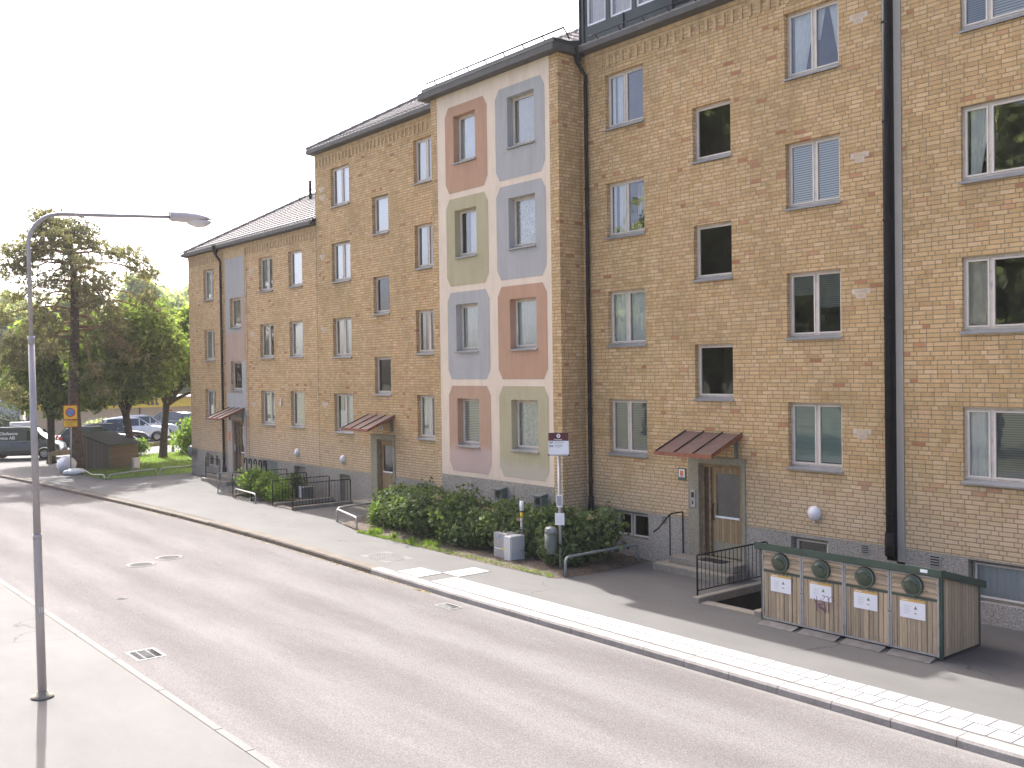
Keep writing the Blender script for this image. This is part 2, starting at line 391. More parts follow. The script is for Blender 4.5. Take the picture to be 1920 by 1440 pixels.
M = {}
M['brick'] = mat_brick('buff_brick', (1.24, 1.19, 1.07))
M['brick_far'] = mat_brick('buff_brick_haze_tint', (1.34, 1.28, 1.20))  # paler brick copy: haze and stronger light put into the tint
M['frieze'] = plain('frieze_brick', (.51, .35, .19), .9, var=.22, vscale=6, bump=.3)
M['plinth'] = mat_speck('pebbledash', (.19, .165, .137), (.49, .44, .37), 34, big=((.85, .85, .85), (1.08, 1.08, 1.08)), bump=.9, dist=.015)
M['cream'] = mat_render('cream_render', (.73, .59, .45))
M['rust'] = mat_render('rust_render', (.47, .28, .18))
M['rustf'] = mat_render('rust_render_faded', (.46, .29, .195), (.51, .37, .32), 2.45)
M['bluegrey'] = mat_render('blue_grey_render', (.40, .38, .36))
M['green'] = mat_render('green_render', (.44, .38, .23))
M['greenf'] = mat_render('green_render_faded', (.44, .38, .235), (.48, .42, .32), 2.15)
M['pinkr'] = mat_render('dusty_pink_render', (.46, .33, .26))
M['paleblue'] = mat_render('pale_grey_render', (.44, .425, .41))
M['palepink'] = mat_render('pale_pink_render', (.48, .40, .345))
M['road'] = mat_road()
M['pave'] = mat_pave()
M['near'] = mat_speck('near_pavement_asphalt', (.118, .114, .108), (.162, .156, .149), 75, big=((.9, .9, .9), (1.08, 1.07, 1.06)), bscale=1.1, bump=.3)
M['kerb'] = mat_speck('kerb_stone', (.20, .185, .172), (.27, .255, .24), 40, big=((.82, .8, .78), (1.1, 1.1, 1.1)), bscale=3, bump=.3)
M['patchb'] = plain('patch_brick', (.52, .39, .27), .9, var=.15)
M['patchm'] = plain('patch_mortar', (.55, .47, .38), .9, var=.12)
M['soil'] = mat_speck('planting_soil', (.035, .026, .02), (.16, .12, .09), 22, bump=1, dist=.04, big=((.7, .7, .7), (1.2, 1.2, 1.2)), bscale=2)
M['earth'] = mat_speck('ground_earth', (.09, .09, .05), (.15, .15, .09), 4, big=((.8, .8, .8), (1.2, 1.2, 1.2)), bscale=.1)
M['grass'] = mat_grass()
M['concrete'] = mat_speck('concrete', (.20, .175, .14), (.30, .27, .22), 30, big=((.8, .8, .78), (1.1, 1.1, 1.1)), bscale=2)
M['frame'] = plain('window_paint', (.56, .485, .405), .55, var=.1, vscale=2, dirt=(.33, .29, .25))
M['frame2'] = plain('sash_paint', (.66, .575, .49), .5, var=.08, vscale=4)
M['sill'] = plain('sill_sheet_metal', (.27, .26, .245), .45, .3, var=.15)
M['glass'] = mat_glass('window_glass')
M['glassd'] = mat_glass('dark_window_glass', (.8, .8, .76), 1.3)
M['room'] = plain('room_inside', (.15, .13, .11), .95, var=.3, vscale=.8)
M['sheer'] = plain('sheer_curtain', (.86, .83, .80), .9, var=.05, vscale=9)
M['pleat'] = plain('beige_curtain', (.70, .62, .53), .9, var=.08, vscale=9)
M['lace'] = plain('lace_curtain', (.8, .73, .68), .9, var=.3, vscale=22)
M['blind'] = mat_stripes('venetian_blind', (.60, .56, .49), (.20, .19, .17), .048)
M['blindd'] = mat_stripes('dark_venetian_blind', (.23, .23, .21), (.12, .12, .11), .042)
M['teal'] = mat_stripes('teal_roller_blind', (.25, .33, .315), (.19, .26, .25), .11, .06)
M['black'] = plain('black_metal', (.022, .02, .02), .75, 0, var=.2, spec=.12)
M['wellshade'] = plain('well_shade_concrete', (.018, .016, .014), .8, var=.4)  # concrete coloured nearly black, so the shade of the wells is painted in
M['pipegreen'] = plain('dark_green_sheet', (.035, .047, .045), .4, .3, var=.2)
M['clad'] = plain('black_sheet_cladding', (.022, .03, .03), .35, .4, var=.25, vscale=1.2)
M['fascia'] = plain('fascia_board', (.085, .08, .073), .7, var=.2, vscale=4)
M['gutter'] = plain('gutter_edge', (.055, .06, .056), .4, .3, var=.15)
M['zinc'] = plain('grey_strip', (.34, .305, .26), .6, .1, var=.08)
M['tiles'] = plain('roof_tiles', (.20, .18, .17), .85, var=.22, vscale=9, bump=.3)
M['copper'] = plain('brown_sheet_canopy', (.16, .105, .09), .5, .3, var=.2, vscale=5, dirt=(.22, .10, .07))
M['rustedge'] = plain('rust_red_trim', (.24, .085, .045), .6, .1, var=.25, vscale=9)
M['bracket'] = plain('grey_green_bracket', (.13, .15, .14), .5, .2)
M['doorwood'] = mat_wood('door_wood', (.24, .16, .08), (.42, .31, .18), (.08, .05, .03), True, .075)
M['doorframe'] = plain('door_frame_wood', (.22, .145, .075), .6, var=.35, vscale=9)
M['darkwood'] = plain('dark_door_wood', (.075, .045, .033), .6, var=.3, vscale=8)
M['stone'] = mat_speck('door_surround_stone', (.23, .205, .14), (.32, .29, .215), 20, big=((.9, .9, .9), (1.08, 1.08, 1.08)), bscale=1.5)
M['shedwood'] = mat_wood('shed_boards', (.33, .25, .16), (.54, .42, .285), (.15, .105, .075), True, .094)
M['shedwoodh'] = mat_wood('shed_boards_level', (.33, .25, .165), (.54, .42, .295), (.15, .105, .075), False, .085)
M['ramp'] = plain('ramp_sheet', (.16, .15, .14), .6, .2, var=.25, vscale=5)
M['galv'] = plain('galvanised_steel', (.36, .34, .32), .5, .2, var=.15, vscale=6)
M['shedgreen'] = plain('green_sheet_edge', (.045, .07, .05), .45, .1, var=.15)
M['lid'] = plain('green_plastic_lid', (.035, .05, .028), .3, 0, var=.2, coat=.3)
M['paper'] = plain('white_notice', (.74, .72, .73), .6, var=.04)
M['ochre'] = plain('ochre_print', (.60, .36, .09), .6, var=.05)
M['ink'] = plain('grey_print', (.33, .34, .34), .7, var=.05)
M['inkgreen'] = plain('green_print', (.12, .22, .13), .7, var=.05)
M['purple'] = plain('purple_paint', (.17, .065, .16), .5, var=.3, vscale=20)
M['tile_white'] = mat_speck('white_concrete_slab', (.25, .247, .24), (.33, .325, .32), 50, big=((.92, .92, .92), (1.04, 1.04, 1.04)), bscale=4, bump=.2)
M['joint'] = mat_speck('slab_joint_sand', (.09, .083, .075), (.14, .13, .12), 60)
M['granite'] = mat_speck('granite_sett', (.115, .11, .103), (.165, .158, .148), 40)
M['castiron'] = mat_speck('worn_cast_iron', (.09, .088, .085), (.14, .136, .132), 60, rough=.6)
M['lamp'] = plain('grey_painted_mast', (.40, .36, .345), .5, .2, var=.1, vscale=2)
M['lamphead'] = plain('lamp_housing', (.55, .49, .475), .45, .1, var=.06)
M['lampglass'] = plain('lamp_bowl', (.66, .62, .58), .15, 0, var=.05, coat=.5)
M['pipe'] = plain('galvanised_rail', (.42, .40, .38), .45, .3, var=.12, vscale=5)
M['piped'] = plain('grey_green_rail', (.26, .29, .275), .5, .3, var=.15, vscale=5)
M['cab'] = plain('grey_cabinet', (.36, .335, .325), .55, .1, var=.12, vscale=3, dirt=(.27, .24, .22))
M['cabw'] = plain('white_cabinet_door', (.55, .54, .53), .5, .1, var=.06)
M['maroon'] = plain('maroon_panel', (.09, .015, .02), .45, var=.1)
M['white'] = plain('white_paint', (.78, .77, .77), .5, var=.04)
M['blackp'] = plain('black_print', (.02, .02, .02), .6, var=.1)
M['binm'] = plain('green_grey_bin', (.10, .12, .095), .4, .2, var=.15)
M['bint'] = plain('bin_top_grey', (.24, .25, .25), .35, .4, var=.15)
M['yellow'] = plain('yellow_sign', (.78, .50, .03), .45, var=.05)
M['red'] = plain('red_sign', (.55, .02, .02), .45, var=.08)
M['blue'] = plain('blue_sign', (.03, .28, .55), .45, var=.08)
M['orange'] = plain('orange_print', (.75, .2, .04), .5, var=.05)
M['opal'] = plain('opal_lamp', (.72, .68, .68), .2, var=.04, coat=.4)
M['bark'] = mat_speck('dark_bark', (.02, .017, .014), (.065, .053, .043), 9, bump=1, dist=.04)
M['pinebark'] = mat_speck('pine_bark', (.05, .038, .03), (.125, .095, .075), 7, bump=1, dist=.04)
M['pinetop'] = mat_speck('orange_pine_limb', (.19, .10, .06), (.34, .19, .12), 9, bump=.6, dist=.02)
M['needle'] = mat_leaf('pine_needles', (.10, .10, .062), (.27, .245, .16), .35)
M['leaf'] = mat_leaf('maple_leaves', (.07, .105, .032), (.21, .26, .085), .5)
M['leaf_far'] = mat_leaf('far_leaves_haze_pale', (.22, .25, .16), (.40, .42, .29), .5)  # leaf colour lightened to carry the fading by distance haze
M['leaf_br'] = mat_leaf('bright_bush_leaves', (.10, .17, .035), (.21, .29, .07), .4)
M['leaf_hy'] = mat_leaf('shrub_leaves', (.05, .075, .032), (.14, .185, .075), .3)
M['leaf_dk'] = mat_leaf('dark_evergreen', (.02, .035, .018), (.05, .075, .035), .2)
M['dryflower'] = mat_leaf('dried_flower_heads', (.28, .20, .14), (.46, .36, .26), .2)
M['grassblade'] = mat_leaf('grass_blades', (.10, .16, .03), (.20, .27, .06), .4)
M['felt'] = plain('green_roof_felt', (.035, .045, .04), .85, var=.3, vscale=4)
M['woodgrey'] = mat_wood('grey_boards', (.11, .085, .065), (.22, .18, .14), (.04, .03, .025), True, .12)
M['woodbrown'] = mat_wood('brown_boards', (.075, .057, .036), (.135, .105, .07), (.04, .03, .02), False, .12)
M['railwood'] = plain('weathered_rail', (.26, .21, .13), .85, var=.2, vscale=6)
M['sack'] = plain('white_plastic_wrap', (.66, .67, .70), .4, var=.08, vscale=8, bump=.4, bscale=9)
M['tyre'] = plain('tyre_rubber', (.012, .012, .012), .8, var=.1)
M['rim'] = plain('alloy_rim', (.5, .5, .5), .3, .8, var=.05)
M['carglass'] = plain('car_glass', (.02, .028, .032), .06, 0, var=.1, coat=1)
M['chrome'] = plain('lamp_lens', (.7, .72, .74), .15, .5, var=.05)
M['redlens'] = plain('red_lens', (.5, .02, .01), .2, var=.05)
def paint(name, c, r=.28): return plain(name, c, r, .25, var=.04, coat=.8)
M['vanp'] = paint('grey_van_paint', (.075, .085, .085)); M['darkp'] = paint('dark_blue_car_paint', (.02, .03, .045)); M['whitep'] = paint('white_car_paint', (.72, .72, .72)); M['silverp'] = paint('silver_car_paint', (.42, .43, .45)); M['blackpt'] = paint('black_car_paint', (.012, .013, .016))
M['trim'] = plain('black_plastic_trim', (.02, .02, .022), .6, var=.1)

# ================================================================== THE SETTING
def struct(name, mb, m, kind='structure'):
    o = mb.build(name, m); o['kind'] = kind; return o
def zg(x): return -2.4 * min(1, max(0, (-84 - x) / 20))
b = MB(); gx = [-400, -160, -104, -99, -94, -89, -84, -40, 0, 300]
WELLS = [(-13.1, -11.75, 15.55, 17.86), (-32.6, -31.32, 15.75, 17.86), (-36.05, -34.7, 15.75, 17.86)]
for xa, xb in zip(gx, gx[1:]):
    if xa == -40: b.grid([-40, 0], [-300, 300], [(w0 - .05, w1 + .05, w2 - .05, w3 + .3) for w0, w1, w2, w3 in WELLS], lambda x, y: (x, y, -.2))
    else: b.quad((xa, -300, zg(xa) - .2), (xb, -300, zg(xb) - .2), (xb, 300, zg(xb) - .2), (xa, 300, zg(xa) - .2))
struct('ground', b, M['earth'])
KF = [(22, 12.18), (-17, 12.18), (-20, 12.25), (-23.9, 12.35), (-27.4, 12.38), (-30.4, 12.33), (-34, 12.2), (-37.6, 12.03), (-42.7, 11.65), (-48.9, 11.2), (-53.2, 10.75), (-60, 9.6), (-70, 6.6), (-80, 2.2)]
NE = [(22, 5.40), (-27, 5.36), (-36, 5.1), (-45, 4.0), (-56, 1.6), (-68, -2.5), (-80, -8)]
b = MB()
allx = sorted(set([p[0] for p in KF] + [p[0] for p in NE]), reverse=True)
def itp(L, x):
    for a, c in zip(L, L[1:]):
        if c[0] <= x <= a[0]: return a[1] + (c[1] - a[1]) * (x - a[0]) / (c[0] - a[0])
    return L[-1][1]
for xa, xb in zip(allx, allx[1:]):
    b.quad((xb, itp(NE, xb), -.12), (xa, itp(NE, xa), -.12), (xa, itp(KF, xa) + .05, -.12), (xb, itp(KF, xb) + .05, -.12))
struct('road', b, M['road'])
b = MB()
for xa, xb in zip(allx, allx[1:]):
    b.quad((xb, -9, -.09), (xa, -9, -.09), (xa, itp(NE, xa) - .13, -.09), (xb, itp(NE, xb) - .13, -.09))
M['nearp'] = mat_pave('near_pavement_surface', 1.17)
struct('near_pavement', b, M['nearp'])
# low stone edging of the near pavement
b = MB(); xx = 8.0
while xx > -34:
    L = 1.0 if xx > -13 else 2.2; y = itp(NE, xx); y2 = itp(NE, xx - L)
    b.add([(xx - .01, y, -.14), (xx - .01, y - .125, -.14), (xx - .01, y - .125, -.085), (xx - .01, y - .01, -.085), (xx - L + .01, y2, -.14), (xx - L + .01, y2 - .125, -.14), (xx - L + .01, y2 - .125, -.085), (xx - L + .01, y2 - .01, -.085)],
          [(0, 1, 2, 3), (7, 6, 5, 4), (0, 3, 7, 4), (3, 2, 6, 7)]); xx -= L
M['nkerb'] = mat_speck('near_kerb_stone', (.125, .12, .113), (.17, .163, .155), 40)
struct('near_kerb', b, M['nkerb'])
# far kerb, one stone after another
b = MB(); xx = 20.0
while xx > -60:
    L = .905 if xx > -17 else (.9 if xx > -20.5 else 1.35 + .3 * rnd.random())
    ya, yb = itp(KF, xx), itp(KF, xx - L); tx, ty = -L, yb - ya; ln = math.hypot(tx, ty); nx, ny = -ty / ln, tx / ln
    if ny < 0: nx, ny = -nx, -ny
    zt = 0 if xx > -30 else -.015; jit = 0 if xx > -20 else (rnd.random() - .5) * .02
    prof = [(0, -.16), (.015, -.03), (.04, zt + .004), (.30, zt + .004), (.30, -.16)]
    ps = []
    for (px, py) in ((xx - .005, ya + jit), (xx - L + .005, yb + jit)):
        ps += [(px + nx * d, py + ny * d, z) for d, z in prof]
    n5 = 5; b.add(ps, [tuple(range(5)), tuple(range(5, 10))[::-1]] + [(i, i + 1, 6 + i, 5 + i) for i in range(4)], 0 if xx > -20.5 else 1); xx -= L
M['oldkerb'] = mat_speck('old_kerb_stone', (.085, .07, .055), (.15, .13, .108), 30, big=((.75, .73, .7), (1.15, 1.15, 1.15)), bscale=2, bump=.6)
struct('kerb', b, [M['kerb'], M['oldkerb']])
# pavement and forecourt, with the cellar wells cut out
WELLS = [(-13.1, -11.75, 15.55, 17.86), (-32.6, -31.32, 15.75, 17.86), (-36.05, -34.7, 15.75, 17.86)]
b = MB()
h = lambda L: [(a, c, d, e) for a, c, d, e in L]
b.grid([-24, 22], [12.46, 60], h(WELLS[:1]), lambda x, y: (x, y, 0))
b.grid([-46, -24], [13, 60], h(WELLS[1:]), lambda x, y: (x, y, 0))
seg = [p for p in KF if -46 <= p[0] <= -24] ; seg = [(-24, itp(KF, -24))] + seg + [(-46, itp(KF, -46))]
for p, q in zip(seg, seg[1:]): b.quad((q[0], q[1] + .28, 0), (p[0], p[1] + .28, 0), (p[0], 13, 0), (q[0], 13, 0))
seg = [(-46, itp(KF, -46))] + [p for p in KF if p[0] < -46]
for p, q in zip(seg, seg[1:]): b.quad((q[0], q[1] + .28, 0), (p[0], p[1] + .28, 0), (p[0], 60, 0), (q[0], 60, 0))
b.quad((-84, 2, 0), (-80, 2.48, 0), (-80, 60, 0), (-84, 60, 0))
struct('pavement', b, M['pave'])
b = MB()
for xa, xb in zip([-130, -104, -99, -94, -89], [-104, -99, -94, -89, -84]): b.quad((xa, 2, zg(xa)), (xb, 2, zg(xb)), (xb, 60, zg(xb)), (xa, 60, zg(xa)))
struct('far_forecourt', b, M['pave'])
# band of white slabs
b = MB(); b.box(-18.5, 20, 12.49, 13.22, .0, .004, 1); b.box(-19.97, -19.03, 12.53, 13.25, .0, .004, 1); b.box(-19.12, -18.44, 13.24, 14.2, 0, .004, 1)
def slab(x, X, y, Y): b.box(x + .009, X - .009, y + .009, Y - .009, .003, .010 + .002 * rnd.random(), 0)
for r in range(2):
    x = -18.5 + .16 * r
    if r: slab(-18.5, -18.34, 12.855, 13.21)
    while x < 18: slab(x, x + .32, 12.50 + .355 * r, 12.85 + .355 * r); x += .32
for i in range(3):
    for j in range(2): slab(-19.96 + .31 * i, -19.65 + .31 * i, 12.54 + .35 * j, 12.89 + .35 * j)
for i in range(2):
    for j in range(3): slab(-19.1 + .325 * i, -18.775 + .325 * i, 13.25 + .315 * j, 13.565 + .315 * j)
struct('paving_band', b, [M['tile_white'], M['joint']])
b = MB()   # patch of small setts in the pavement
for i in range(11):
    for j in range(11): 
        if abs(i - 5) + abs(j - 5) < 8: b.bbox(-22.35 + i * .115, -22.25 + i * .115, 12.95 + j * .075, 13.015 + j * .075, -.01, .006 + .004 * rnd.random(), .006)
b.box(-22.36, -21.08, 12.94, 13.78, .0, .002)
struct('sett_patch', b, M['granite'])
# lawn by the parking place
b = MB()
b.add([(-51.9, 13.75, .012), (-49.6, 13.72, .012), (-46.35, 13.95, .012), (-46.35, 18.0, .012), (-46.5, 30, .012), (-58.5, 30, .012), (-59.5, 22.5, .012), (-56.5, 18.5, .012), (-53.4, 16.6, .012), (-52.9, 14.6, .012)], [tuple(range(10))])
struct('lawn', b, M['grass'])
b = MB(); b.quad((-133, 16, -2.37), (-126, 16, -2.37), (-126, 33, -2.37), (-133, 33, -2.37)); struct('verge', b, M['grass'])
def heap(name, outline, h, m, n=26, amp=.04):
    """slightly mounded bed of soil inside an outline"""
    xs = [p[0] for p in outline]; ys = [p[1] for p in outline]; x0, x1, y0, y1 = min(xs), max(xs), min(ys), max(ys)
    def dist(x, y):
        d = 9; ins = False; k = len(outline)
        for i in range(k):
            ax, ay = outline[i]; bx_, by = outline[(i + 1) % k]
            if (ay > y) != (by > y) and x < (bx_ - ax) * (y - ay) / (by - ay) + ax: ins = not ins
            t = max(0, min(1, ((x - ax) * (bx_ - ax) + (y - ay) * (by - ay)) / ((bx_ - ax) ** 2 + (by - ay) ** 2)))
            d = min(d, math.hypot(x - ax - t * (bx_ - ax), y - ay - t * (by - ay)))
        return d if ins else -d
    b = MB(); nx = int((x1 - x0) / .15) + 2; ny = int((y1 - y0) / .15) + 2; vs = []
    for i in range(nx + 1):
        for j in range(ny + 1):
            x = x0 - .1 + (x1 - x0 + .2) * i / nx; y = y0 - .1 + (y1 - y0 + .2) * j / ny; d = dist(x, y)
            vs.append((x, y, max(-.05, min(h, d * .35)) + (amp * (rnd.random() - .3) if d > .08 else 0)))
    fs = [(i * (ny + 1) + j, (i + 1) * (ny + 1) + j, (i + 1) * (ny + 1) + j + 1, i * (ny + 1) + j + 1) for i in range(nx) for j in range(ny)]
    b.add(vs, fs, 0, True); return struct(name, b, m)
heap('soil_bed', [(-27.35, 15.25), (-25.6, 14.78), (-22.4, 14.72), (-18.9, 14.68), (-16.75, 14.75), (-16.6, 16.2), (-16.75, 17.85), (-28.3, 17.85), (-28.2, 16.4)], .07, M['soil'])
heap('soil_bed', [(-34.55, 15.75), (-32.75, 15.7), (-32.75, 17.8), (-34.55, 17.8)], .06, M['soil'])
heap('soil_bed', [(-37.7, 15.85), (-36.2, 15.8), (-36.2, 16.6), (-37.7, 16.6)], .06, M['soil'])

# ================================================================== APARTMENT BUILDINGS
YW = 17.9
def curtain_mesh(x0, x1, z0, z1, y, kind, lean=0.0, amp=.025):
    b = MB(); n = max(8, int((x1 - x0) / .022)); vs = []; ph = rnd.random() * 6
    for j, z in enumerate((z0, (z0 + z1) / 2, z1)):
        f = j / 2
        for i in range(n + 1):
            t = i / n
            xa = x0 + lean * (1 - f) * (1 if lean > 0 else 0); xb = x1 + lean * (1 - f) * (1 if lean < 0 else 0)
            x = xa + (xb - xa) * t
            vs.append((x, y + amp * math.sin(t * (x1 - x0) * 55 + ph + math.sin(t * 9) * 1.2) * (1.1 - .3 * f), z))
    fs = [(j * (n + 1) + i, j * (n + 1) + i + 1, (j + 1) * (n + 1) + i + 1, (j + 1) * (n + 1) + i) for j in range(2) for i in range(n)]
    return b.add(vs, fs, 0, True)
def window(root, x0, x1, zb, zt, Y, fr=(0, .5, 1), kinds=('dark', 'dark'), depth=.12, mat='frame', sillout=.055, glass='glass', name='window', sill=True):
    z0 = zb + (.085 if sill else 0); yf = Y + depth
    o = MB(); T = .05
    o.box(x0, x0 + T, yf, yf + .07, z0, zt); o.box(x1 - T, x1, yf, yf + .07, z0, zt)
    o.box(x0 + T, x1 - T, yf, yf + .07, zt - T, zt); o.box(x0 + T, x1 - T, yf, yf + .07, z0, z0 + T * .8)
    cx = [x0 + (x1 - x0) * f for f in fr]
    for c in cx[1:-1]: o.box(c - .026, c + .026, yf - .004, yf + .066, z0 + T * .8, zt - T)
    W = o.build(name, [M[mat], M['frame2']], root)
    s_ = MB(); g = MB()
    for i in range(len(cx) - 1):
        a = cx[i] + (T if i == 0 else .026); c = cx[i + 1] - (T if i == len(cx) - 2 else .026); t = .036; zz0, zz1 = z0 + T * .8, zt - T
        y0 = yf - .012
        s_.box(a + .004, a + t, y0, y0 + .05, zz0 + .004, zz1 - .004); s_.box(c - t, c - .004, y0, y0 + .05, zz0 + .004, zz1 - .004)
        s_.box(a + t, c - t, y0, y0 + .05, zz0 + .004, zz0 + t); s_.box(a + t, c - t, y0, y0 + .05, zz1 - t, zz1 - .004)
        g.quad((a + t, y0 + .03, zz0 + t), (c - t, y0 + .03, zz0 + t), (c - t, y0 + .03, zz1 - t), (a + t, y0 + .03, zz1 - t))
        k = kinds[i] if i < len(kinds) else 'dark'; yc = yf + .10; ax, bx_, az, bz = a - .02, c + .02, zz0, zz1
        if k == 'sheer': curtain_mesh(ax, bx_, az, bz, yc, k).build('curtain', M['sheer'], W)
        elif k == 'pleat': curtain_mesh(ax, bx_, az, bz, yc, k).build('curtain', M['pleat'], W)
        elif k == 'lace': curtain_mesh(ax, bx_, az, bz, yc, k, amp=.02).build('curtain', M['lace'], W)
        elif k == 'sheerL': curtain_mesh(ax, ax + (bx_ - ax) * .62, az, bz, yc, k).build('curtain', M['sheer'], W)
        elif k == 'sheerR': curtain_mesh(ax + (bx_ - ax) * .4, bx_, az, bz, yc, k).build('curtain', M['sheer'], W)
        elif k == 'drapeL': curtain_mesh(ax + (bx_ - ax) * .15, bx_, az, bz, yc, k, -(bx_ - ax) * .45).build('curtain', M['sheer'], W)
        elif k == 'drapeR':
            curtain_mesh(ax + (bx_ - ax) * .45, bx_, az, bz, yc, k, (bx_ - ax) * .42).build('curtain', M['sheer'], W)
            curtain_mesh(ax, ax + (bx_ - ax) * .3, (az + bz) / 2, bz, yc + .03, k, -(bx_ - ax) * .2).build('curtain', M['sheer'], W)
        elif k == 'valance':
            curtain_mesh(ax, bx_, az + (bz - az) * .66, bz, yc, k).build('curtain', M['lace'], W)
        elif k == 'half':
            curtain_mesh(ax, bx_, az, az + (bz - az) * .55, yc, k).build('curtain', M['sheer'], W); curtain_mesh(ax, ax + (bx_ - ax) * .3, az, bz, yc + .04, k).build('curtain', M['pleat'], W)
        elif k == 'strips':
            for f0, f1 in ((.02, .24), (.38, .72), (.82, .98)): curtain_mesh(ax + (bx_ - ax) * f0, ax + (bx_ - ax) * f1, az, bz, yc, k).build('curtain', M['sheer'], W)
        elif k == 'lampshade':
            curtain_mesh(ax, ax + (bx_ - ax) * .3, az, bz, yc, k).build('curtain', M['pleat'], W)
            q = MB(); q.lathe([(.10, .18), (.06, .38)], ((a + c) / 2 + .04, yc + .15, az), n=14); q.lathe([(.05, 0), (.02, .03), (.012, .2)], ((a + c) / 2 + .04, yc + .15, az), n=8); q.build('table_lamp', M['pleat'], W)
        elif k.startswith('blind') or k.startswith('teal'):
            typ = 'teal' if k[0] == 't' else ('blindd' if k.startswith('blindd') else 'blind')
            f = float(k.split(':')[1]) if ':' in k else 1.0
            bb = MB(); zc = bz - (bz - az) * f; bb.quad((ax, yc - .06, zc), (bx_, yc - .06, zc), (bx_, yc - .06, bz), (ax, yc - .06, bz))
            if f < 1: bb.box(ax, bx_, yc - .075, yc - .05, zc - .02, zc)
            bb.build('blind', M[typ], W)
        elif k == 'plant':
            curtain_mesh(ax, bx_, az, bz, yc + .25, k).build('curtain', M['pleat'], W)
            leaf_cloud([((0, 0, 0), (.2, .08, .2), 1)], 220, .05, 'house_plant', M['leaf_br'], W, off=((a + c) / 2 + .08, yc + .08, az + .28))
    s_.build('sash', M['frame2'], W)
    g.build('glass', M[glass], W)
    r = MB(); y0, y1 = yf + .068, yf + 1.3
    r.quad((x0 - .3, y1, z0 - .3), (x1 + .3, y1, z0 - .3), (x1 + .3, y1, zt + .2), (x0 - .3, y1, zt + .2)); r.quad((x0 - .3, y0, z0 - .3), (x0 - .3, y1, z0 - .3), (x0 - .3, y1, zt + .2), (x0 - .3, y0, zt + .2))
    r.quad((x1 + .3, y0, z0 - .3), (x1 + .3, y1, z0 - .3), (x1 + .3, y1, zt + .2), (x1 + .3, y0, zt + .2)); r.quad((x0 - .3, y0, zt + .2), (x1 + .3, y0, zt + .2), (x1 + .3, y1, zt + .2), (x0 - .3, y1, zt + .2)); r.quad((x0 - .3, y0, z0 - .3), (x1 + .3, y0, z0 - .3), (x1 + .3, y1, z0 - .3), (x0 - .3, y1, z0 - .3))
    r.build('interior', M['room'], W)
    if sill:
        s = MB(); ys = Y - sillout
        s.prism([(ys, zb), (ys + .012, zb), (ys + .012, zb + .02), (yf + .01, zb + .085), (yf + .01, zb + .10), (ys, zb + .032)], 'x', x0 - .03, x1 + .03)
        s.build('sill', M['sill'], W)
    return W
def wall(name, x0, x1, z0, z1, holes, Y, mat, root, depth=.12, proud=0, extra=[]):
    """street wall with real openings and their reveals. holes: (x0,x1,z0,z1)"""
    b = MB(); y = Y - proud
    b.grid([x0, x1], [z0, z1], holes, lambda x, z: (x, y, z))
    for a, c, d, e in holes:
        d2, e2 = max(d, z0), min(e, z1)
        b.quad((a, y, d2), (a, y, e2), (a, Y + depth + .07, e2), (a, Y + depth + .07, d2)); b.quad((c, y, d2), (c, Y + depth + .07, d2), (c, Y + depth + .07, e2), (c, y, e2))
        if e <= z1: b.quad((a, y, e), (c, y, e), (c, Y + depth + .07, e), (a, Y + depth + .07, e))
        if d >= z0: b.quad((a, y, d), (a, Y + depth + .07, d), (c, Y + depth + .07, d), (c, y, d))
    return b.build(name, mat, root)
def frieze(root, x0, x1, z, Y=YW):
    b = MB(); b.box(x0, x1, Y - .03, Y + .02, z - .10, z); x = x0 + .04
    b.box(x0, x1, Y - .018, Y + .02, z - .19, z - .11)
    while x < x1 - .12: b.box(x, x + .085, Y - .028, Y + .02, z - .46, z - .195); x += .245
    return b.build('brick_frieze', M['frieze'], root)
def eave(root, x0, x1, z, Y=YW, out=.28, name='eave'):
    b = MB()
    b.prism([(Y - out, z + .03), (Y + .05, z), (Y + .05, z + .15), (Y - out, z + .15)], 'x', x0, x1)
    b.box(x0 - .01, x1 + .01, Y - out - .015, Y - out + .01, z + .03, z + .165, 0)
    b.box(x0, x1, Y - out - .012, Y - out + .10, z + .168, z + .18, 2)
    b.box(x0 + .15, x1, Y - out + .11, Y - out + .16, z + .17, z + .30, 1)
    return b.build(name, [M['fascia'], M['gutter'], M['zinc']], root)
def tile_slope(root, x0, x1, y0, z0, T, k, hipL=0, hipR=0, flip=False, name='roof'):
    """courses of tiles up a pitched slope; hips trim the ends"""
    b = MB(); n = int(T / .30); 
    for i in range(n):
        ta, tb = T * i / n, T * (i + 1) / n + .03
        xa0, xa1, xb0, xb1 = x0 + ta * hipL, x1 - ta * hipR, x0 + tb * hipL, x1 - tb * hipR
        if xb1 <= xb0: break
        za, zb = z0 + ta * k + .045, z0 + tb * k
        def yy(t): return y0 + t
        m = max(1, int((xa1 - xa0) / .24)); 
        # wavy lower edge: each tile is a shallow barrel
        vs = []; fs = []
        for q in range(m * 2 + 1):
            f = q / (m * 2); dz = .018 if q % 2 else 0
            vs += [(xa0 + (xa1 - xa0) * f, yy(ta), za - .05), (xa0 + (xa1 - xa0) * f, yy(ta), za + dz), (xb0 + (xb1 - xb0) * f, yy(tb), zb + dz * .4)]
        for q in range(m * 2): fs += [(q * 3, q * 3 + 3, q * 3 + 4, q * 3 + 1), (q * 3 + 1, q * 3 + 4, q * 3 + 5, q * 3 + 2)]
        b.add(vs, fs, 0)
    return b
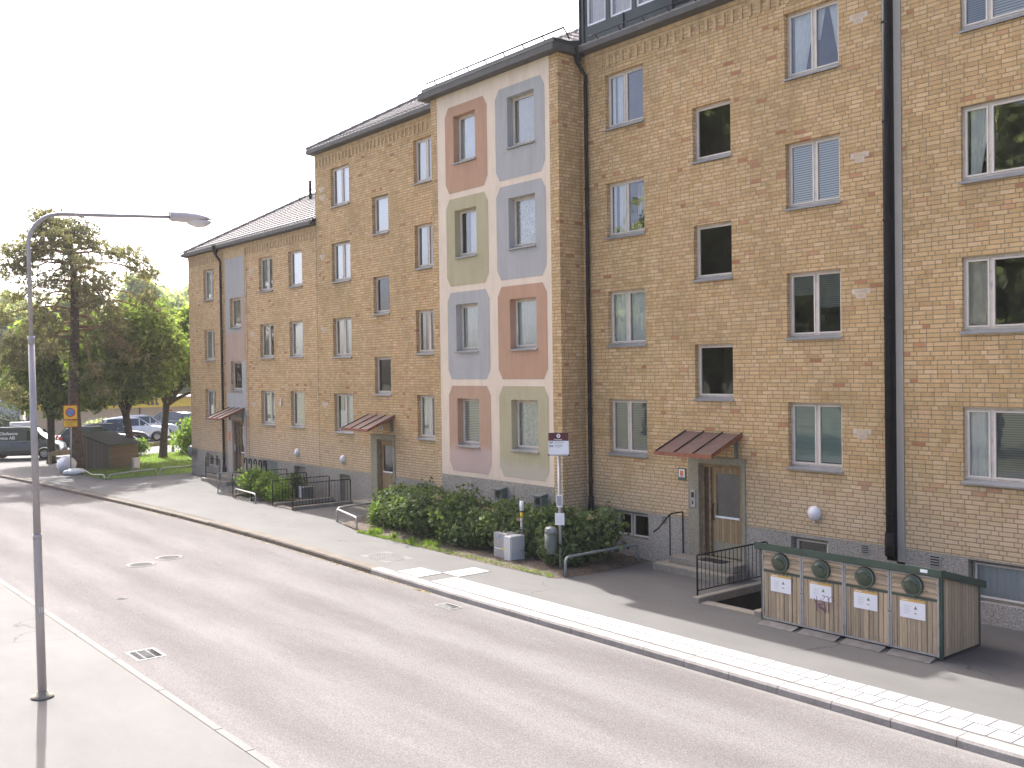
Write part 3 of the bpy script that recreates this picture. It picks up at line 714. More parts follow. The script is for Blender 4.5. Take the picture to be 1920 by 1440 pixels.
def drainpipe(root, x, ztop, zbot, Y=YW, r=.05, kink=True, funnel=True, xoff=.15):
    b = MB(); y = Y - .09
    p = [(x - xoff, Y - .2, ztop), (x - xoff, Y - .2, ztop - .28), (x, y, ztop - .62), (x, y, zbot + .25), (x - .0, y, zbot)] if kink else [(x, y, ztop), (x, y, zbot)]
    b.tube(p, r, 10)
    if funnel: b.lathe([(.055, ztop - .3), (.07, ztop - .25), (.16, ztop + .05), (.165, ztop + .12)], (x - xoff, Y - .2, 0), n=10)
    for zz in np.arange(zbot + .8, ztop - .9, 1.9): b.tube([(x, y, zz), (x, y, zz + .04)], r + .012, 10)
    b.tube([(x, y, zbot), (x, y, zbot + .45)], r + .022, 10)
    return b.build('drainpipe', M['black'], root)
def wall_lamp(root, x, z, Y=YW):
    b = MB(); b.lathe([(.15, 0), (.15, -.03), (.14, -.07), (.09, -.11), (0.0, -.125)], (x, Y, z), axis='y', n=20, sc=(1, 1))
    o = b.build('wall_lamp', M['opal'], root)
    r = MB(); r.lathe([(.165, -.002), (.165, -.03), (.15, -.035)], (x, Y, z), axis='y', n=20); r.box(x - .02, x + .02, Y - .05, Y - .028, z - .185, z - .15); r.build('lamp_base', M['frame2'], o)
    return o
def vent(root, x, z, Y=YW, s=.12):
    b = MB(); b.box(x - s, x + s, Y - .02, Y, z - s, z + s, 0)
    for i in range(4): b.box(x - s * .75, x + s * .75, Y - .026, Y - .0205, z - s * .75 + i * s * .42, z - s * .75 + i * s * .42 + s * .18, 1)
    return b.build('wall_vent', [M['zinc'], M['blackp']], root)
def canopy(root, x0, x1, zw=3.22, zf=2.80, yf=16.85):
    b = MB(); n = 3
    b.add([(x0, YW, zw), (x1, YW, zw), (x1, yf, zf), (x0, yf, zf), (x0, YW, zw - .025), (x1, YW, zw - .025), (x1, yf, zf - .025), (x0, yf, zf - .025)],
          [(0, 3, 2, 1), (4, 5, 6, 7), (0, 1, 5, 4), (3, 7, 6, 2), (0, 4, 7, 3), (1, 2, 6, 5)])
    C = b.build('canopy', M['copper'], root)
    for i in range(n + 1):
        x = x0 + (x1 - x0) * i / n; t = MB(); t.prism([(YW, zw + .002), (YW, zw + .035), (yf, zf + .035), (yf, zf + .002)], 'x', x - .008, x + .008); t.build('seam', M['darkwood'], C)
    t = MB(); t.box(x0 - .02, x1 + .02, yf - .03, yf - .002, zf - .07, zf + .02); 
    for x, s in ((x0, -1), (x1, 1)): t.prism([(YW - .002, zw + .01), (yf, zf + .01), (yf, zf - .05), (YW - .002, zw - .06)], 'x', min(x + s * .003, x + s * .02), max(x + s * .003, x + s * .02))
    t.build('trim', M['rustedge'], C)
    for x in (x0 + .12, x1 - .12):
        t = MB(); t.prism([(YW - .03, zw - .07), (YW - .42, zw - .22), (YW - .42, zw - .26), (YW - .12, zw - .22), (YW - .09, zw - .55), (YW - .03, zw - .55)], 'x', x - .025, x + .025); t.build('bracket', M['bracket'], C)
    return C
def patch(root, x, z, kind=0):
    b = MB(); b.box(x - .2, x + .2, YW - .004, YW + .01, z - .01, z + .09, 1); b.box(x - .1, x + .1, YW - .004, YW + .01, z - .1, z - .01, 1)
    b.box(x - .13, x + .135, YW - .007, YW - .0045, z + .005, z + .075); b.box(x - .065, x + .06, YW - .007, YW - .0045, z - .08, z - .012)
    return b.build('brick_patch', [M['patchb'], M['patchm']], root)
def door(root, s0, s1, ztop, o0, o1, l0, l1, zb=.34, dep=.16, side='left', surround='stone'):
    """surround s0..s1, opening o0..o1, leaf l0..l1"""
    zt = ztop - .16
    b = MB(); b.box(s0, o0, YW - .03, YW + dep, zb, zt); b.box(o1, s1, YW - .03, YW + dep, zb, zt); b.box(s0, s1, YW - .03, YW + dep, zt, ztop - .03); b.box(s0 - .03, s1 + .03, YW - .06, YW + dep, ztop - .03, ztop)
    b.box(s0, s1, YW - .04, YW + .5, zb - .12, zb - .001)
    b.build('door_surround', M[surround], root)
    f = MB(); y = YW + .06
    f.box(o0, o0 + .09, y, y + .1, zb, zt - .09); f.box(o1 - .09, o1, y, y + .1, zb, zt - .09); f.box(o0, o1, y, y + .1, zt - .09, zt)
    if l0 - o0 > .15: f.box(l0 - .05, l0 - .005, y, y + .1, zb, zt - .09)
    F = f.build('door_frame', M['doorframe'], root)
    if l0 - o0 > .15:
        p = MB(); p.box(o0 + .09, l0 - .05, y + .04, y + .09, zb, zt - .09); p.build('side_panel', M['darkwood'], F)
    d = MB(); yl = y + .06; a, c = l0, l1; zg0, zg1 = zb + .95, zt - .22
    d.box(a, a + .11, yl, yl + .05, zb + .02, zt - .095); d.box(c - .11, c, yl, yl + .05, zb + .02, zt - .095); d.box(a + .11, c - .11, yl, yl + .05, zg1, zt - .095); d.box(a + .11, c - .11, yl, yl + .05, zb + .02, zg0)
    D = d.build('door', M['doorwood'], root)
    g = MB(); g.quad((a + .11, yl + .02, zg0), (c - .11, yl + .02, zg0), (c - .11, yl + .02, zg1), (a + .11, yl + .02, zg1)); g.build('glass', M['glass'], D)
    k = MB(); k.box(a + .05, c - .05, yl - .008, yl - .001, zb + .03, zb + .36); k.build('kick_plate', M['stone'], D)
    k = MB(); k.box(a + .1, c - .1, yl - .02, yl - .001, zg0 - .035, zg0 + .01); k.build('glazing_bar', M['white'], D)
    k = MB(); k.tube([(a + .06 if side == 'left' else c - .06, yl - .01, zb + .85), (a + .06 if side == 'left' else c - .06, yl - .06, zb + .88), (a + .06 if side == 'left' else c - .06, yl - .06, zb + 1.2), (a + .06 if side == 'left' else c - .06, yl - .01, zb + 1.23)], .012, 6); k.build('handle', M['black'], D)
    r = MB(); yb = yl + 1.6
    r.quad((o0 - .5, yb, zb), (o1 + .5, yb, zb), (o1 + .5, yb, ztop), (o0 - .5, yb, ztop)); r.quad((o0 - .5, yl + .1, zb), (o0 - .5, yb, zb), (o0 - .5, yb, ztop), (o0 - .5, yl + .1, ztop)); r.quad((o1 + .5, yl + .1, zb), (o1 + .5, yb, zb), (o1 + .5, yb, ztop), (o1 + .5, yl + .1, ztop)); r.quad((o0 - .5, yl + .1, ztop), (o1 + .5, yl + .1, ztop), (o1 + .5, yb, ztop), (o0 - .5, yb, ztop)); r.quad((o0 - .5, yl + .1, zb), (o1 + .5, yl + .1, zb), (o1 + .5, yb, zb), (o0 - .5, yb, zb))
    r.build('hallway', M['room'], D)
def steps(root, x0, x1, y_low, y_up, z=(.17, .33), ov=.25):
    b = MB(); b.bbox(x0 - ov, x1 + .05, y_low, YW - .04, -.03, z[0], .015); b.bbox(x0, x1, y_up, YW - .041, z[0] + .001, z[1], .015)
    return b.build('door_steps', M['concrete'], root)

def leaf_cloud(blobs, n, size, name, mat, parent=None, off=(0, 0, 0), sub=None, spread=.28, elong=1.6, shell=.55, seed=None, droop=0.0, local=False):
    """leaves gathered in many small bunches that sit on the outside of rough blobs"""
    rs = np.random.RandomState(seed if seed is not None else rnd.randint(0, 99999))
    wts = np.array([b[2] * (b[1][0] * b[1][1] + b[1][1] * b[1][2] + b[1][0] * b[1][2]) for b in blobs], float); wts /= wts.sum()
    sub = sub or max(8, n // 45)
    bi = rs.choice(len(blobs), sub, p=wts)
    C = np.array([b[0] for b in blobs], float)[bi]; RR = np.array([b[1] for b in blobs], float)[bi]
    d = rs.normal(size=(sub, 3)); d /= np.linalg.norm(d, axis=1)[:, None]
    rad = shell + (1.05 - shell) * rs.rand(sub) ** .6
    sc = C + d * RR * rad[:, None]
    li = rs.choice(sub, n); sp = spread * (RR[li].mean(axis=1))[:, None]
    p = sc[li] + rs.normal(size=(n, 3)) * sp * np.array([1, 1, .8])
    nrm = d[li] * .5 + rs.normal(size=(n, 3)) * .8 + np.array([0, 0, .45]); nrm /= np.linalg.norm(nrm, axis=1)[:, None]
    t = np.cross(nrm, rs.normal(size=(n, 3))); t /= np.linalg.norm(t, axis=1)[:, None] + 1e-9
    bt = np.cross(nrm, t); s = size * (.6 + .8 * rs.rand(n))[:, None]
    t = t * s * elong * .5; bt = bt * s * .5
    if droop: p[:, 2] -= droop * rs.rand(n)
    V = np.empty((n, 4, 3)); V[:, 0] = p - t; V[:, 1] = p + bt; V[:, 2] = p + t; V[:, 3] = p - bt
    V = V.reshape(-1, 3)
    V += np.array(off)
    if not local and parent is not None and ORG.get(parent) is not None: V -= np.array(ORG[parent])
    me = bpy.data.meshes.new(name); me.vertices.add(n * 4); me.vertices.foreach_set('co', V.astype(np.float32).ravel())
    me.loops.add(n * 4); me.loops.foreach_set('vertex_index', np.arange(n * 4, dtype=np.int32))
    me.polygons.add(n); me.polygons.foreach_set('loop_start', np.arange(0, n * 4, 4, dtype=np.int32)); me.polygons.foreach_set('loop_total', np.full(n, 4, dtype=np.int32))
    me.materials.append(mat); me.update(calc_edges=True); me.validate()
    o = bpy.data.objects.new(name, me); link(o)
    if parent is not None: o.parent = parent
    return o

ROWS = [2.51, 5.25, 7.99, 10.73]
# ---------------------------------------------------------------- tall building: middle part, painted bay and right part
A = thing('apartment_building', (-22, YW, 0), 'tall yellow brick apartment building with a bay of pastel painted panels', 'apartment building')
DR = (-15.3, -13.98)      # right door opening
HM = []                   # openings in the brick: (x0,x1,z0,z1)
wins = []
kc1 = [('half', 'valance'), ('sheerL', 'sheer'), ('half', 'plant'), ('half', 'dark')]
kc1 = [('blindd', 'blindd'), ('sheer', 'sheer'), ('strips', 'plant'), ('strips', 'dark')]
kc3 = [('teal:.93', 'teal:.93'), ('blindd:.33', 'blindd:.56'), ('blind', 'blind'), ('drapeL', 'drapeR')]
kma = [('half', 'sheer'), ('pleat', 'drapeL'), ('sheer', 'sheer'), ('sheer', 'sheer')]
kmc = [('sheer', 'lace'), ('lampshade', 'dark'), ('drapeL', 'dark'), ('sheer', 'sheer')]
for i, zb in enumerate(ROWS):
    wins.append((-18.21, -16.9, zb, zb + 1.43, (0, .47, 1), kc1[i])); wins.append((-12.8, -11.5, zb + .01, zb + 1.44, (0, .5, 1), kc3[i]))
    wins.append((-32.55, -31.2, zb - .03, zb + 1.42, (0, .5, 1), kma[i])); wins.append((-27.05, -25.84, zb - .02, zb + 1.43, (0, .52, 1), kmc[i]))
for i, zb in enumerate((3.94, 6.69, 9.42)):
    wins.append((-15.35, -14.25, zb, zb + 1.31, (0, 1), ('dark',))); wins.append((-29.66, -28.62, zb - .05, zb + 1.27, (0, 1), (('dark',), ('dark',), ('sheer',))[i]))
for q in wins:
    if q[0] < -24.8 or q[0] > -19: HM.append((q[0], q[1], q[2], q[3]))
ML, MR = [h_ for h_ in HM if h_[0] < -25], [h_ for h_ in HM if h_[0] > -19]
PL = 1.17
wall('brick_wall', -33.72, -24.83, PL, 12.83, ML + [(-29.97, -28.42, .2, 2.56)], YW, M['brick'], A)
wall('brick_wall', -19.09, -10.32, PL, 12.83, MR + [(-15.58, -13.93, .2, 2.66)], YW, M['brick'], A)
bsR = [(-18.1, -16.88, .46, 1.13), (-12.75, -11.85, .62, 1.1)]; bsM = [(-27.02, -25.75, .42, 1.08), (-32.23, -31.44, -1.4, 1.0)]
wall('plinth', -19.09, -10.32, -1.6, PL, bsR + [(-15.58, -13.93, .2, 2.66)], YW, M['plinth'], A, proud=.012)
wall('plinth', -33.72, -24.83, -1.6, PL, bsM + [(-29.97, -28.42, .2, 2.56)], YW, M['plinth'], A, proud=.012)
for q in wins: window(A, q[0], q[1], q[2], q[3], YW, q[4], q[5], glass='glassd' if q[5][0] == 'dark' else 'glass')
window(A, -18.08, -16.9, .47, 1.12, YW, (0, .47, 1), ('dark', 'dark'), name='cellar_window', mat='stone', sill=False)
window(A, -12.73, -11.87, .63, 1.09, YW, (0, 1), ('dark',), name='cellar_window', mat='stone', sill=False)
window(A, -27.0, -25.77, .43, 1.07, YW, (0, .5, 1), ('sheer', 'sheer'), name='cellar_window', mat='stone', sill=False)
# bay
YB = 17.08
PAN = [(-24.1, -22.08), (-21.7, -19.62)]; WB = [(-23.68, -22.63), (-21.17, -20.05)]
PZ = [(1.77, 4.27), (4.46, 7.0), (7.18, 9.73), (9.9, 12.41)]
hb = [(x0, x1, zb - .02, zb + 1.39) for (x0, x1) in WB for zb in ROWS]
cw = MB(); cw.grid([-24.52, -19.43], [1.64, 12.83], hb, lambda x, z: (x, YB, z)); cw.build('rendered_wall', M['cream'], A)
pcol = [['rustf', 'bluegrey', 'green', 'rust'], ['greenf', 'rust', 'bluegrey', 'bluegrey']]
kb = [[('blind',), ('sheer',), ('sheerR',), ('sheer',)], [('lace',), ('sheer',), ('lace',), ('pleat',)]]
for c in range(2):
    for r in range(4):
        x0, x1 = PAN[c]; z0, z1 = PZ[r]; a, e = WB[c]; zb = ROWS[r] - .02; zt = ROWS[r] + 1.39; dx, dz = .17, .27; y = YB - .005
        oc = [(x0, z0 + dz), (x0 + dx, z0), (x1 - dx, z0), (x1, z0 + dz), (x1, z1 - dz), (x1 - dx, z1), (x0 + dx, z1), (x0, z1 - dz)]
        vs = [(p[0], y, p[1]) for p in oc] + [(a, y, zb), (e, y, zb), (e, y, zt), (a, y, zt)] + [(a, YB + .26, zb), (e, YB + .26, zb), (e, YB + .26, zt), (a, YB + .26, zt)]
        fs = [(0, 1, 8), (1, 2, 9, 8), (2, 3, 9), (3, 4, 10, 9), (4, 5, 10), (5, 6, 11, 10), (6, 7, 11), (7, 0, 8, 11), (8, 9, 13, 12), (9, 10, 14, 13), (10, 11, 15, 14), (11, 8, 12, 15)]
        MB().add(vs, fs).build('painted_panel', M[pcol[c][r]], A)
        window(A, a, e, zb, zt, YB, (0, 1), kb[c][r], depth=.19)
bp = wall('plinth', -24.52, -19.43, -.2, 1.64, [(-21.1, -20.0, .62, 1.06), (-24.1, -23.1, .62, 1.02)], YB, M['plinth'], A, proud=.01)
for x0, x1 in ((-21.1, -20.0), (-24.1, -23.1)): window(A, x0, x1, .62, 1.05 if x0 > -22 else 1.01, YB, (0, 1), ('dark',), name='cellar_window', mat='stone', sill=False)
b = MB(); b.quad((-19.43, YB - .004, 1.02), (-19.09, YB - .004, 1.02), (-19.09, YB - .004, 12.83), (-19.43, YB - .004, 12.83)); b.quad((-19.09, YB - .004, 1.02), (-19.09, YW, 1.02), (-19.09, YW, 12.83), (-19.09, YB - .004, 12.83))
b.quad((-24.83, YB - .004, 1.02), (-24.52, YB - .004, 1.02), (-24.52, YB - .004, 12.83), (-24.83, YB - .004, 12.83)); b.quad((-24.83, YW, 1.02), (-24.83, YB - .004, 1.02), (-24.83, YB - .004, 12.83), (-24.83, YW, 12.83)); b.build('brick_corner', M['brick'], A)
b = MB(); b.quad((-19.43, YB - .006, -.2), (-19.085, YB - .006, -.2), (-19.085, YB - .006, 1.02), (-19.43, YB - .006, 1.02)); b.quad((-19.085, YB - .006, -.2), (-19.085, YW, -.2), (-19.085, YW, 1.02), (-19.085, YB - .006, 1.02)); b.quad((-24.835, YB - .006, -.2), (-24.52, YB - .006, -.2), (-24.52, YB - .006, 1.02), (-24.835, YB - .006, 1.02)); b.quad((-24.835, YW, -.2), (-24.835, YB - .006, -.2), (-24.835, YB - .006, 1.02), (-24.835, YW, 1.02)); b.build('plinth', M['plinth'], A)
# vents on the bay plinth with hoods
for x, z in ((-21.55, 1.3), (-19.86, 1.27)):
    b = MB(); b.bbox(x - .16, x + .16, YB - .22, YB - .02, z - .15, z + .13, .01); b.prism([(YB - .30, z + .12), (YB - .01, z + .17), (YB - .01, z + .19), (YB - .30, z + .14)], 'x', x - .2, x + .18); o = b.build('vent_box', M['bracket'], A)
    b = MB(); b.lathe([(.085, 0), (.085, -.02), (.055, -.02), (.04, -.012)], (x, YB - .221, z), axis='y', n=16); b.build('vent_opening', M['blackp'], o)
    b = MB(); b.tube([(x + .1, YB - .05, z - .14), (x + .1, YB - .05, z - .5)], .015, 6); b.build('cable_pipe', M['bracket'], o)
for x in (-23.0,): vent(A, x, 1.42, YB, .07); vent(A, x + .02, 1.02, YB, .07)
frieze(A, -33.7, -24.84, 12.83); frieze(A, -18.9, -10.32, 12.83)
eave(A, -33.86, -25.12, 12.83); eave(A, -18.86, -10.3, 12.83)
b = MB()  # eave round the bay
b.prism([(-25.1, YW), (-25.1, YB - .26), (-18.98, YB - .26), (-18.98, YW)], 'z', 12.84, 12.88)
b.box(-25.12, -18.96, YB - .28, YB - .255, 12.84, 13.02, 0); b.box(-18.985, -18.95, YB - .255, YW - .28, 12.84, 13.02, 0); b.box(-25.12, -25.09, YB - .255, YW - .28, 12.84, 13.02, 0)
b.box(-25.1, -18.94, YB - .295, YB - .24, 13.022, 13.03, 2); b.box(-25.0, -19.0, YB - .22, YB - .17, 13.03, 13.15, 1); b.box(-19.04, -19.0, YB - .17, YW - .2, 13.03, 13.15, 1)
b.prism([(YB - .25, 12.88), (YB - .25, 13.03), (YW + .6, 13.38), (YW + .6, 12.88)], 'x', -25.08, -18.99, 1)
b.build('bay_eave', [M['fascia'], M['gutter'], M['zinc']], A)
b = MB(); b.tube([(-25.2, 17.15, 13.42), (-18.95, 17.15, 13.42)], .024, 6)
for x in np.arange(-24.75, -18.9, .83): b.tube([(x, 17.15, 13.45), (x + .04, 17.32, 13.17)], .02, 5)
b.build('snow_guard', M['black'], A)
# roof: hipped at the left end
HX, HY, HZ, KS = -33.9, 17.66, 13.0, .58
b = tile_slope(A, HX, 4.0, HY, HZ, 4.4, KS, hipL=1); 
Rf = b.build('roof', M['tiles'], A)
b = MB(); b.add([(HX, HY, HZ), (HX, 26.5, HZ), (HX + 4.4, HY + 4.4, HZ + 4.4 * KS)], [(0, 1, 2)]); b.add([(HX, 26.5, HZ), (4, 26.5, HZ), (4, HY + 4.4, HZ + 4.4 * KS), (HX + 4.4, HY + 4.4, HZ + 4.4 * KS)], [(0, 1, 2, 3)]); b.build('roof', M['tiles'], A)
def hipcap(root, p, q, n=14):
    b = MB(); p, q = Vector(p), Vector(q)
    for i in range(n):
        a = p.lerp(q, i / n); c = p.lerp(q, (i + 1.12) / n); b.tube([a, c], [.105, .085], 8)
    return b.build('ridge_tile', M['tiles'], root)
hipcap(A, (HX, HY, HZ + .05), (HX + 4.4, HY + 4.4, HZ + 4.4 * KS + .05)); hipcap(A, (HX + 4.4, HY + 4.4, HZ + 4.4 * KS + .04), (4, HY + 4.4, HZ + 4.4 * KS + .04), 90)
b = MB(); b.quad((-33.72, 26.4, -.2), (-33.72, YW, -.2), (-33.72, YW, 12.95), (-33.72, 26.4, 12.95)); b.quad((-10.3, 26.4, -.2), (-33.72, 26.4, -.2), (-33.72, 26.4, 12.95), (-10.3, 26.4, 12.95)); b.build('rear_wall', M['brick'], A)
# black dormer storey
DX0, DX1, DY = -18.93, -15.7, 17.72
dw = [(-18.68, -17.98), (-17.83, -17.08), (-16.93, -16.15)]
b = MB(); b.grid([DX0, DX1], [13.02, 15.1], [(x0, x1, 13.47, 14.9) for x0, x1 in dw], lambda x, z: (x, DY, z))
for x0, x1 in dw:
    b.quad((x0, DY, 13.47), (x0, DY, 14.9), (x0, DY + .12, 14.9), (x0, DY + .12, 13.47)); b.quad((x1, DY, 13.47), (x1, DY, 14.9), (x1, DY + .12, 14.9), (x1, DY + .12, 13.47))
b.quad((DX0, 22, 13.02), (DX0, DY, 13.02), (DX0, DY, 15.1), (DX0, 22, 15.1)); b.quad((DX1, DY, 13.02), (DX1, 22, 13.02), (DX1, 22, 15.1), (DX1, DY, 15.1))
b.box(DX0 - .06, DX1 + .06, DY - .1, 22, 15.1, 15.2)
for x in (DX0 + .012, DX0 + .16, -17.35, -15.75): b.box(x - .012, x + .012, DY - .03, DY - .001, 13.02, 13.47 if x > -18.5 else 15.1)
D = b.build('dormer', M['clad'], A)
for i, (x0, x1) in enumerate(dw):
    f = MB(); f.box(x0, x0 + .05, DY + .03, DY + .1, 13.47, 14.9); f.box(x1 - .05, x1, DY + .03, DY + .1, 13.47, 14.9); f.box(x0 + .05, x1 - .05, DY + .03, DY + .1, 13.47, 13.53); f.box(x0 + .05, x1 - .05, DY + .03, DY + .1, 14.84, 14.9); f.build('window_frame', M['white'], D)
    g = MB(); g.quad((x0 + .05, DY + .07, 13.53), (x1 - .05, DY + .07, 13.53), (x1 - .05, DY + .07, 14.84), (x0 + .05, DY + .07, 14.84)); g.build('glass', M['glass'], D)
    (curtain_mesh(x0 + .05, x1 - .05, 13.53, 14.84, DY + .2, 'pleat') if i < 2 else curtain_mesh(x0 + .05, x0 + .25, 13.53, 14.84, DY + .2, 'x')).build('curtain', M['pleat'], D)
    r = MB(); r.box(x0 - .1, x1 + .1, DY + .8, DY + .85, 13.3, 15.0); r.build('interior', M['room'], D)
b = MB(); b.tube([(-18.4, 17.55, 13.13), (-10.4, 17.55, 13.13)], .016, 5)
for x in np.arange(-18.2, -10.4, .8): b.tube([(x, 17.55, 13.15), (x + .02, 17.68, 13.0)], .013, 5)
b.build('snow_guard', M['black'], A)
b = MB(); b.tube([(-16.62, 17.45, 13.72), (-16.45, 17.55, 13.82), (-16.3, 17.72, 13.85)], [.05, .09, .03], 10); b.build('dormer_lamp', M['opal'], A)
# pipes, lamps, fittings
drainpipe(A, -18.84, 12.9, .95); drainpipe(A, -10.43, 14.0, 1.0, kink=False, funnel=False, r=.066)
b = MB(); b.box(-10.53, -10.315, YW - .012, YW + .02, .9, 13.0); b.build('joint_strip', M['black'], A)
wall_lamp(A, -12.16, 1.64); wall_lamp(A, -31.94, 1.55)
for x, z in ((-16.35, 1.05), (-11.0, 1.05), (-27.9, 1.0)): vent(A, x, z, s=.1)
for x, zz in ((-11.05, (11.6, 8.85, 6.15, 3.35)), (-33.25, (9.0, 6.3, 3.5, 11.5))):
    for z in zz: patch(A, x, z)
patch(A, -33.2, 11.2)
canopy(A, -15.66, -14.02); canopy(A, -30.13, -28.42)
door(A, -15.58, -13.93, 2.66, -15.27, -14.03, -14.98, -14.1); door(A, -29.97, -28.42, 2.56, -29.56, -28.55, -29.47, -28.63, side='right')
steps(A, -15.8, -13.9, 17.12, 17.4); steps(A, -29.85, -28.3, 16.8, 17.05)
b = MB(); b.box(-14.98, -14.3, 17.45, 17.8, .335, .345); b.build('door_mat', M['blackp'], A)
b = MB(); b.bbox(-15.5, -15.36, YW - .05, YW - .031, 1.45, 1.86, .005, 0); b.box(-15.47, -15.39, YW - .054, YW - .0505, 1.68, 1.8, 1); b.box(-15.45, -15.41, YW - .054, YW - .0505, 1.52, 1.6, 1); b.build('intercom', [M['galv'], M['blackp']], A)
b = MB(); b.box(-15.9, -15.66, YW - .02, YW, 2.05, 2.34, 0); b.box(-15.87, -15.69, YW - .024, YW - .0201, 2.12, 2.31, 1); b.box(-15.835, -15.725, YW - .027, YW - .0242, 2.15, 2.28, 2); b.add([(-15.815, YW - .03, 2.17), (-15.745, YW - .03, 2.17), (-15.78, YW - .03, 2.25)], [(0, 1, 2)], 3)
for x, z in ((-15.9, 2.05),): b.box(-15.85, -15.71, YW - .027, YW - .0242, 2.125, 2.135, 4)
b.build('shelter_sign', [M['binm'], M['white'], M['orange'], M['blue'], M['blackp']], A)
for x, z in ((-14.95, 2.83), (-29.25, 2.78)): b = MB(); b.lathe([(.085, 0), (.085, -.02), (.0, -.025)], (x, YW - .001, z), axis='y', n=14); b.box(x - .02, x + .02, YW - .03, YW - .026, z - .03, z + .03, 1); b.build('number_plate', [M['opal'], M['blackp']], A)
wall_lamp(A, -29.35, 3.0); wall_lamp(A, -14.9, 3.02)
b = MB(); b.box(-33.735, -33.725, YW - .004, YW + .02, PL, 12.8); b.build('movement_joint', M['fascia'], A)
# cellar door down in the well
def cellar_door(root, x0, x1, zt):
    b = MB(); b.box(x0, x1, YW + .14, YW + .18, -1.4, zt); b.build('cellar_door', M['stone'], root)
cellar_door(A, -32.23, -31.44, 1.0)

# ---------------------------------------------------------------- lower building at the left
B = thing('apartment_building', (-40, YW, 0), 'lower three storey brick building with tiled hip roof at left', 'apartment building')
wl = []
ka = [('lace', 'dark'), ('pleat', 'dark'), ('sheerL', 'sheer')]; kbb = [('lace', 'lace'), ('pleat', 'dark'), ('strips', 'lampshade')]; kcc = [('pleat',), ('sheerL',), ('sheer',)]
for i, zb in enumerate((2.55, 5.29, 8.03)):
    wl.append((-44.7, -43.5, zb, zb + 1.44, (0, .58, 1), ka[i])); wl.append((-38.76, -37.47, zb, zb + 1.44, (0, .55, 1), kbb[i])); wl.append((-36.06, -34.9, zb, zb + 1.44, (0, 1), kcc[i]))
for i, zb in enumerate((3.92, 6.67)): wl.append((-41.75, -40.6, zb, zb + 1.32, (0, 1), ('pleat' if i else 'dark',)))
hl = [(q[0], q[1], q[2], q[3]) for q in wl]
stair_h = [q for q in hl if -42.3 < q[0] < -40.3]
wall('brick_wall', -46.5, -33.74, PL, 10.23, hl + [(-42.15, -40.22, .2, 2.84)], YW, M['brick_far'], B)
wall('plinth', -46.5, -33.74, -1.6, PL, [(-44.71, -43.32, .44, 1.08), (-38.72, -37.3, .35, 1.12), (-35.84, -34.89, -1.4, 1.06), (-42.15, -40.22, .2, 2.84)], YW, M['plinth'], B, proud=.012)
for q in wl: window(B, q[0], q[1], q[2], q[3], YW, q[4], q[5], glass='glassd' if q[5][0] == 'dark' else 'glass')
window(B, -44.7, -43.33, .45, 1.07, YW, (0, .5, 1), ('pleat', 'dark'), name='cellar_window', mat='frame', sill=False)
b = MB(); b.box(-38.72, -37.3, YW + .1, YW + .13, .35, 1.12); b.build('cellar_hatch', M['bracket'], B)
def strip(pts, m):
    b = MB(); b.grid([pts[0], pts[1]], [pts[2], pts[3]], [(q[0], q[1], q[2], q[3]) for q in stair_h], lambda x, z: (x, YW - .008, z)); b.build('painted_panel', M[m], B)
SX0, SX1, wx = -42.22, -40.2, -40.6
strip((SX0, SX1, 7.99, 9.74), 'bluegrey'); strip((SX0, -41.75, 6.52, 7.99), 'bluegrey'); strip((wx, SX1, 6.52, 7.99), 'pinkr')
strip((-41.75, wx, 6.52, 7.99), 'bluegrey')
strip((SX0, SX1, 5.24, 6.52), 'pinkr'); strip((SX0, wx, 3.86, 5.24), 'pinkr'); strip((wx, SX1, 3.86, 5.24), 'paleblue'); strip((SX0, SX1, 2.84, 3.86), 'paleblue')
frieze(B, -46.48, -42.25, 10.23); frieze(B, -40.18, -33.76, 10.23)
b = MB(); b.box(-42.22, -40.2, YW - .012, YW, 9.74, 10.23); b.build('brick_band', M['frieze'], B)
eave(B, -46.75, -33.75, 10.23, out=.24)
LX, LY, LZ = -46.72, 17.72, 10.4
tile_slope(B, LX + .18, -33.73, LY, LZ, 4.3, KS, hipL=1).build('roof', M['tiles'], B)
b = MB(); b.add([(LX + .18, LY, LZ), (LX + .18, 26.3, LZ), (LX + 4.48, LY + 4.3, LZ + 4.3 * KS)], [(0, 1, 2)]); b.add([(LX + .18, 26.3, LZ), (-33.73, 26.3, LZ), (-33.73, LY + 4.3, LZ + 4.3 * KS), (LX + 4.48, LY + 4.3, LZ + 4.3 * KS)], [(0, 1, 2, 3)]); b.build('roof', M['tiles'], B)
hipcap(B, (LX + .18, LY, LZ + .05), (LX + 4.48, LY + 4.3, LZ + 4.3 * KS + .05), 15); hipcap(B, (LX + 4.48, LY + 4.3, LZ + 4.3 * KS + .04), (-33.73, LY + 4.3, LZ + 4.3 * KS + .04), 22)
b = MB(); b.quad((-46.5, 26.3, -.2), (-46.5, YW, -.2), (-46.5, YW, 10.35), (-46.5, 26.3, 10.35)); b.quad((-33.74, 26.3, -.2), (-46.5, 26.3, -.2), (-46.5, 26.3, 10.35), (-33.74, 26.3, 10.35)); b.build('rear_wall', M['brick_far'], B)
b = MB(); b.tube([(-40.6, 21.3, 12.1), (-40.6, 21.3, 13.35)], .07, 8); b.build('vent_pipe', M['black'], B)
b = MB(); b.tube([(-42.2, 21.5, 13.0), (-33.8, 21.5, 13.0)], .02, 5)
for x in np.arange(-42.2, -33.8, 1.2): b.tube([(x, 21.5, 13.0), (x, 21.6, 12.65)], .016, 5)
b.build('roof_walkway_rail', M['black'], B)
drainpipe(B, -42.5, 10.3, .1, r=.055, xoff=.25)
canopy(B, -42.0, -40.38, yf=16.82)
door(B, -42.15, -40.22, 2.84, -41.7, -40.45, -41.2, -40.55, side='left', surround='palepink')
steps(B, -42.5, -40.1, 16.85, 17.1, z=(.15, .3))
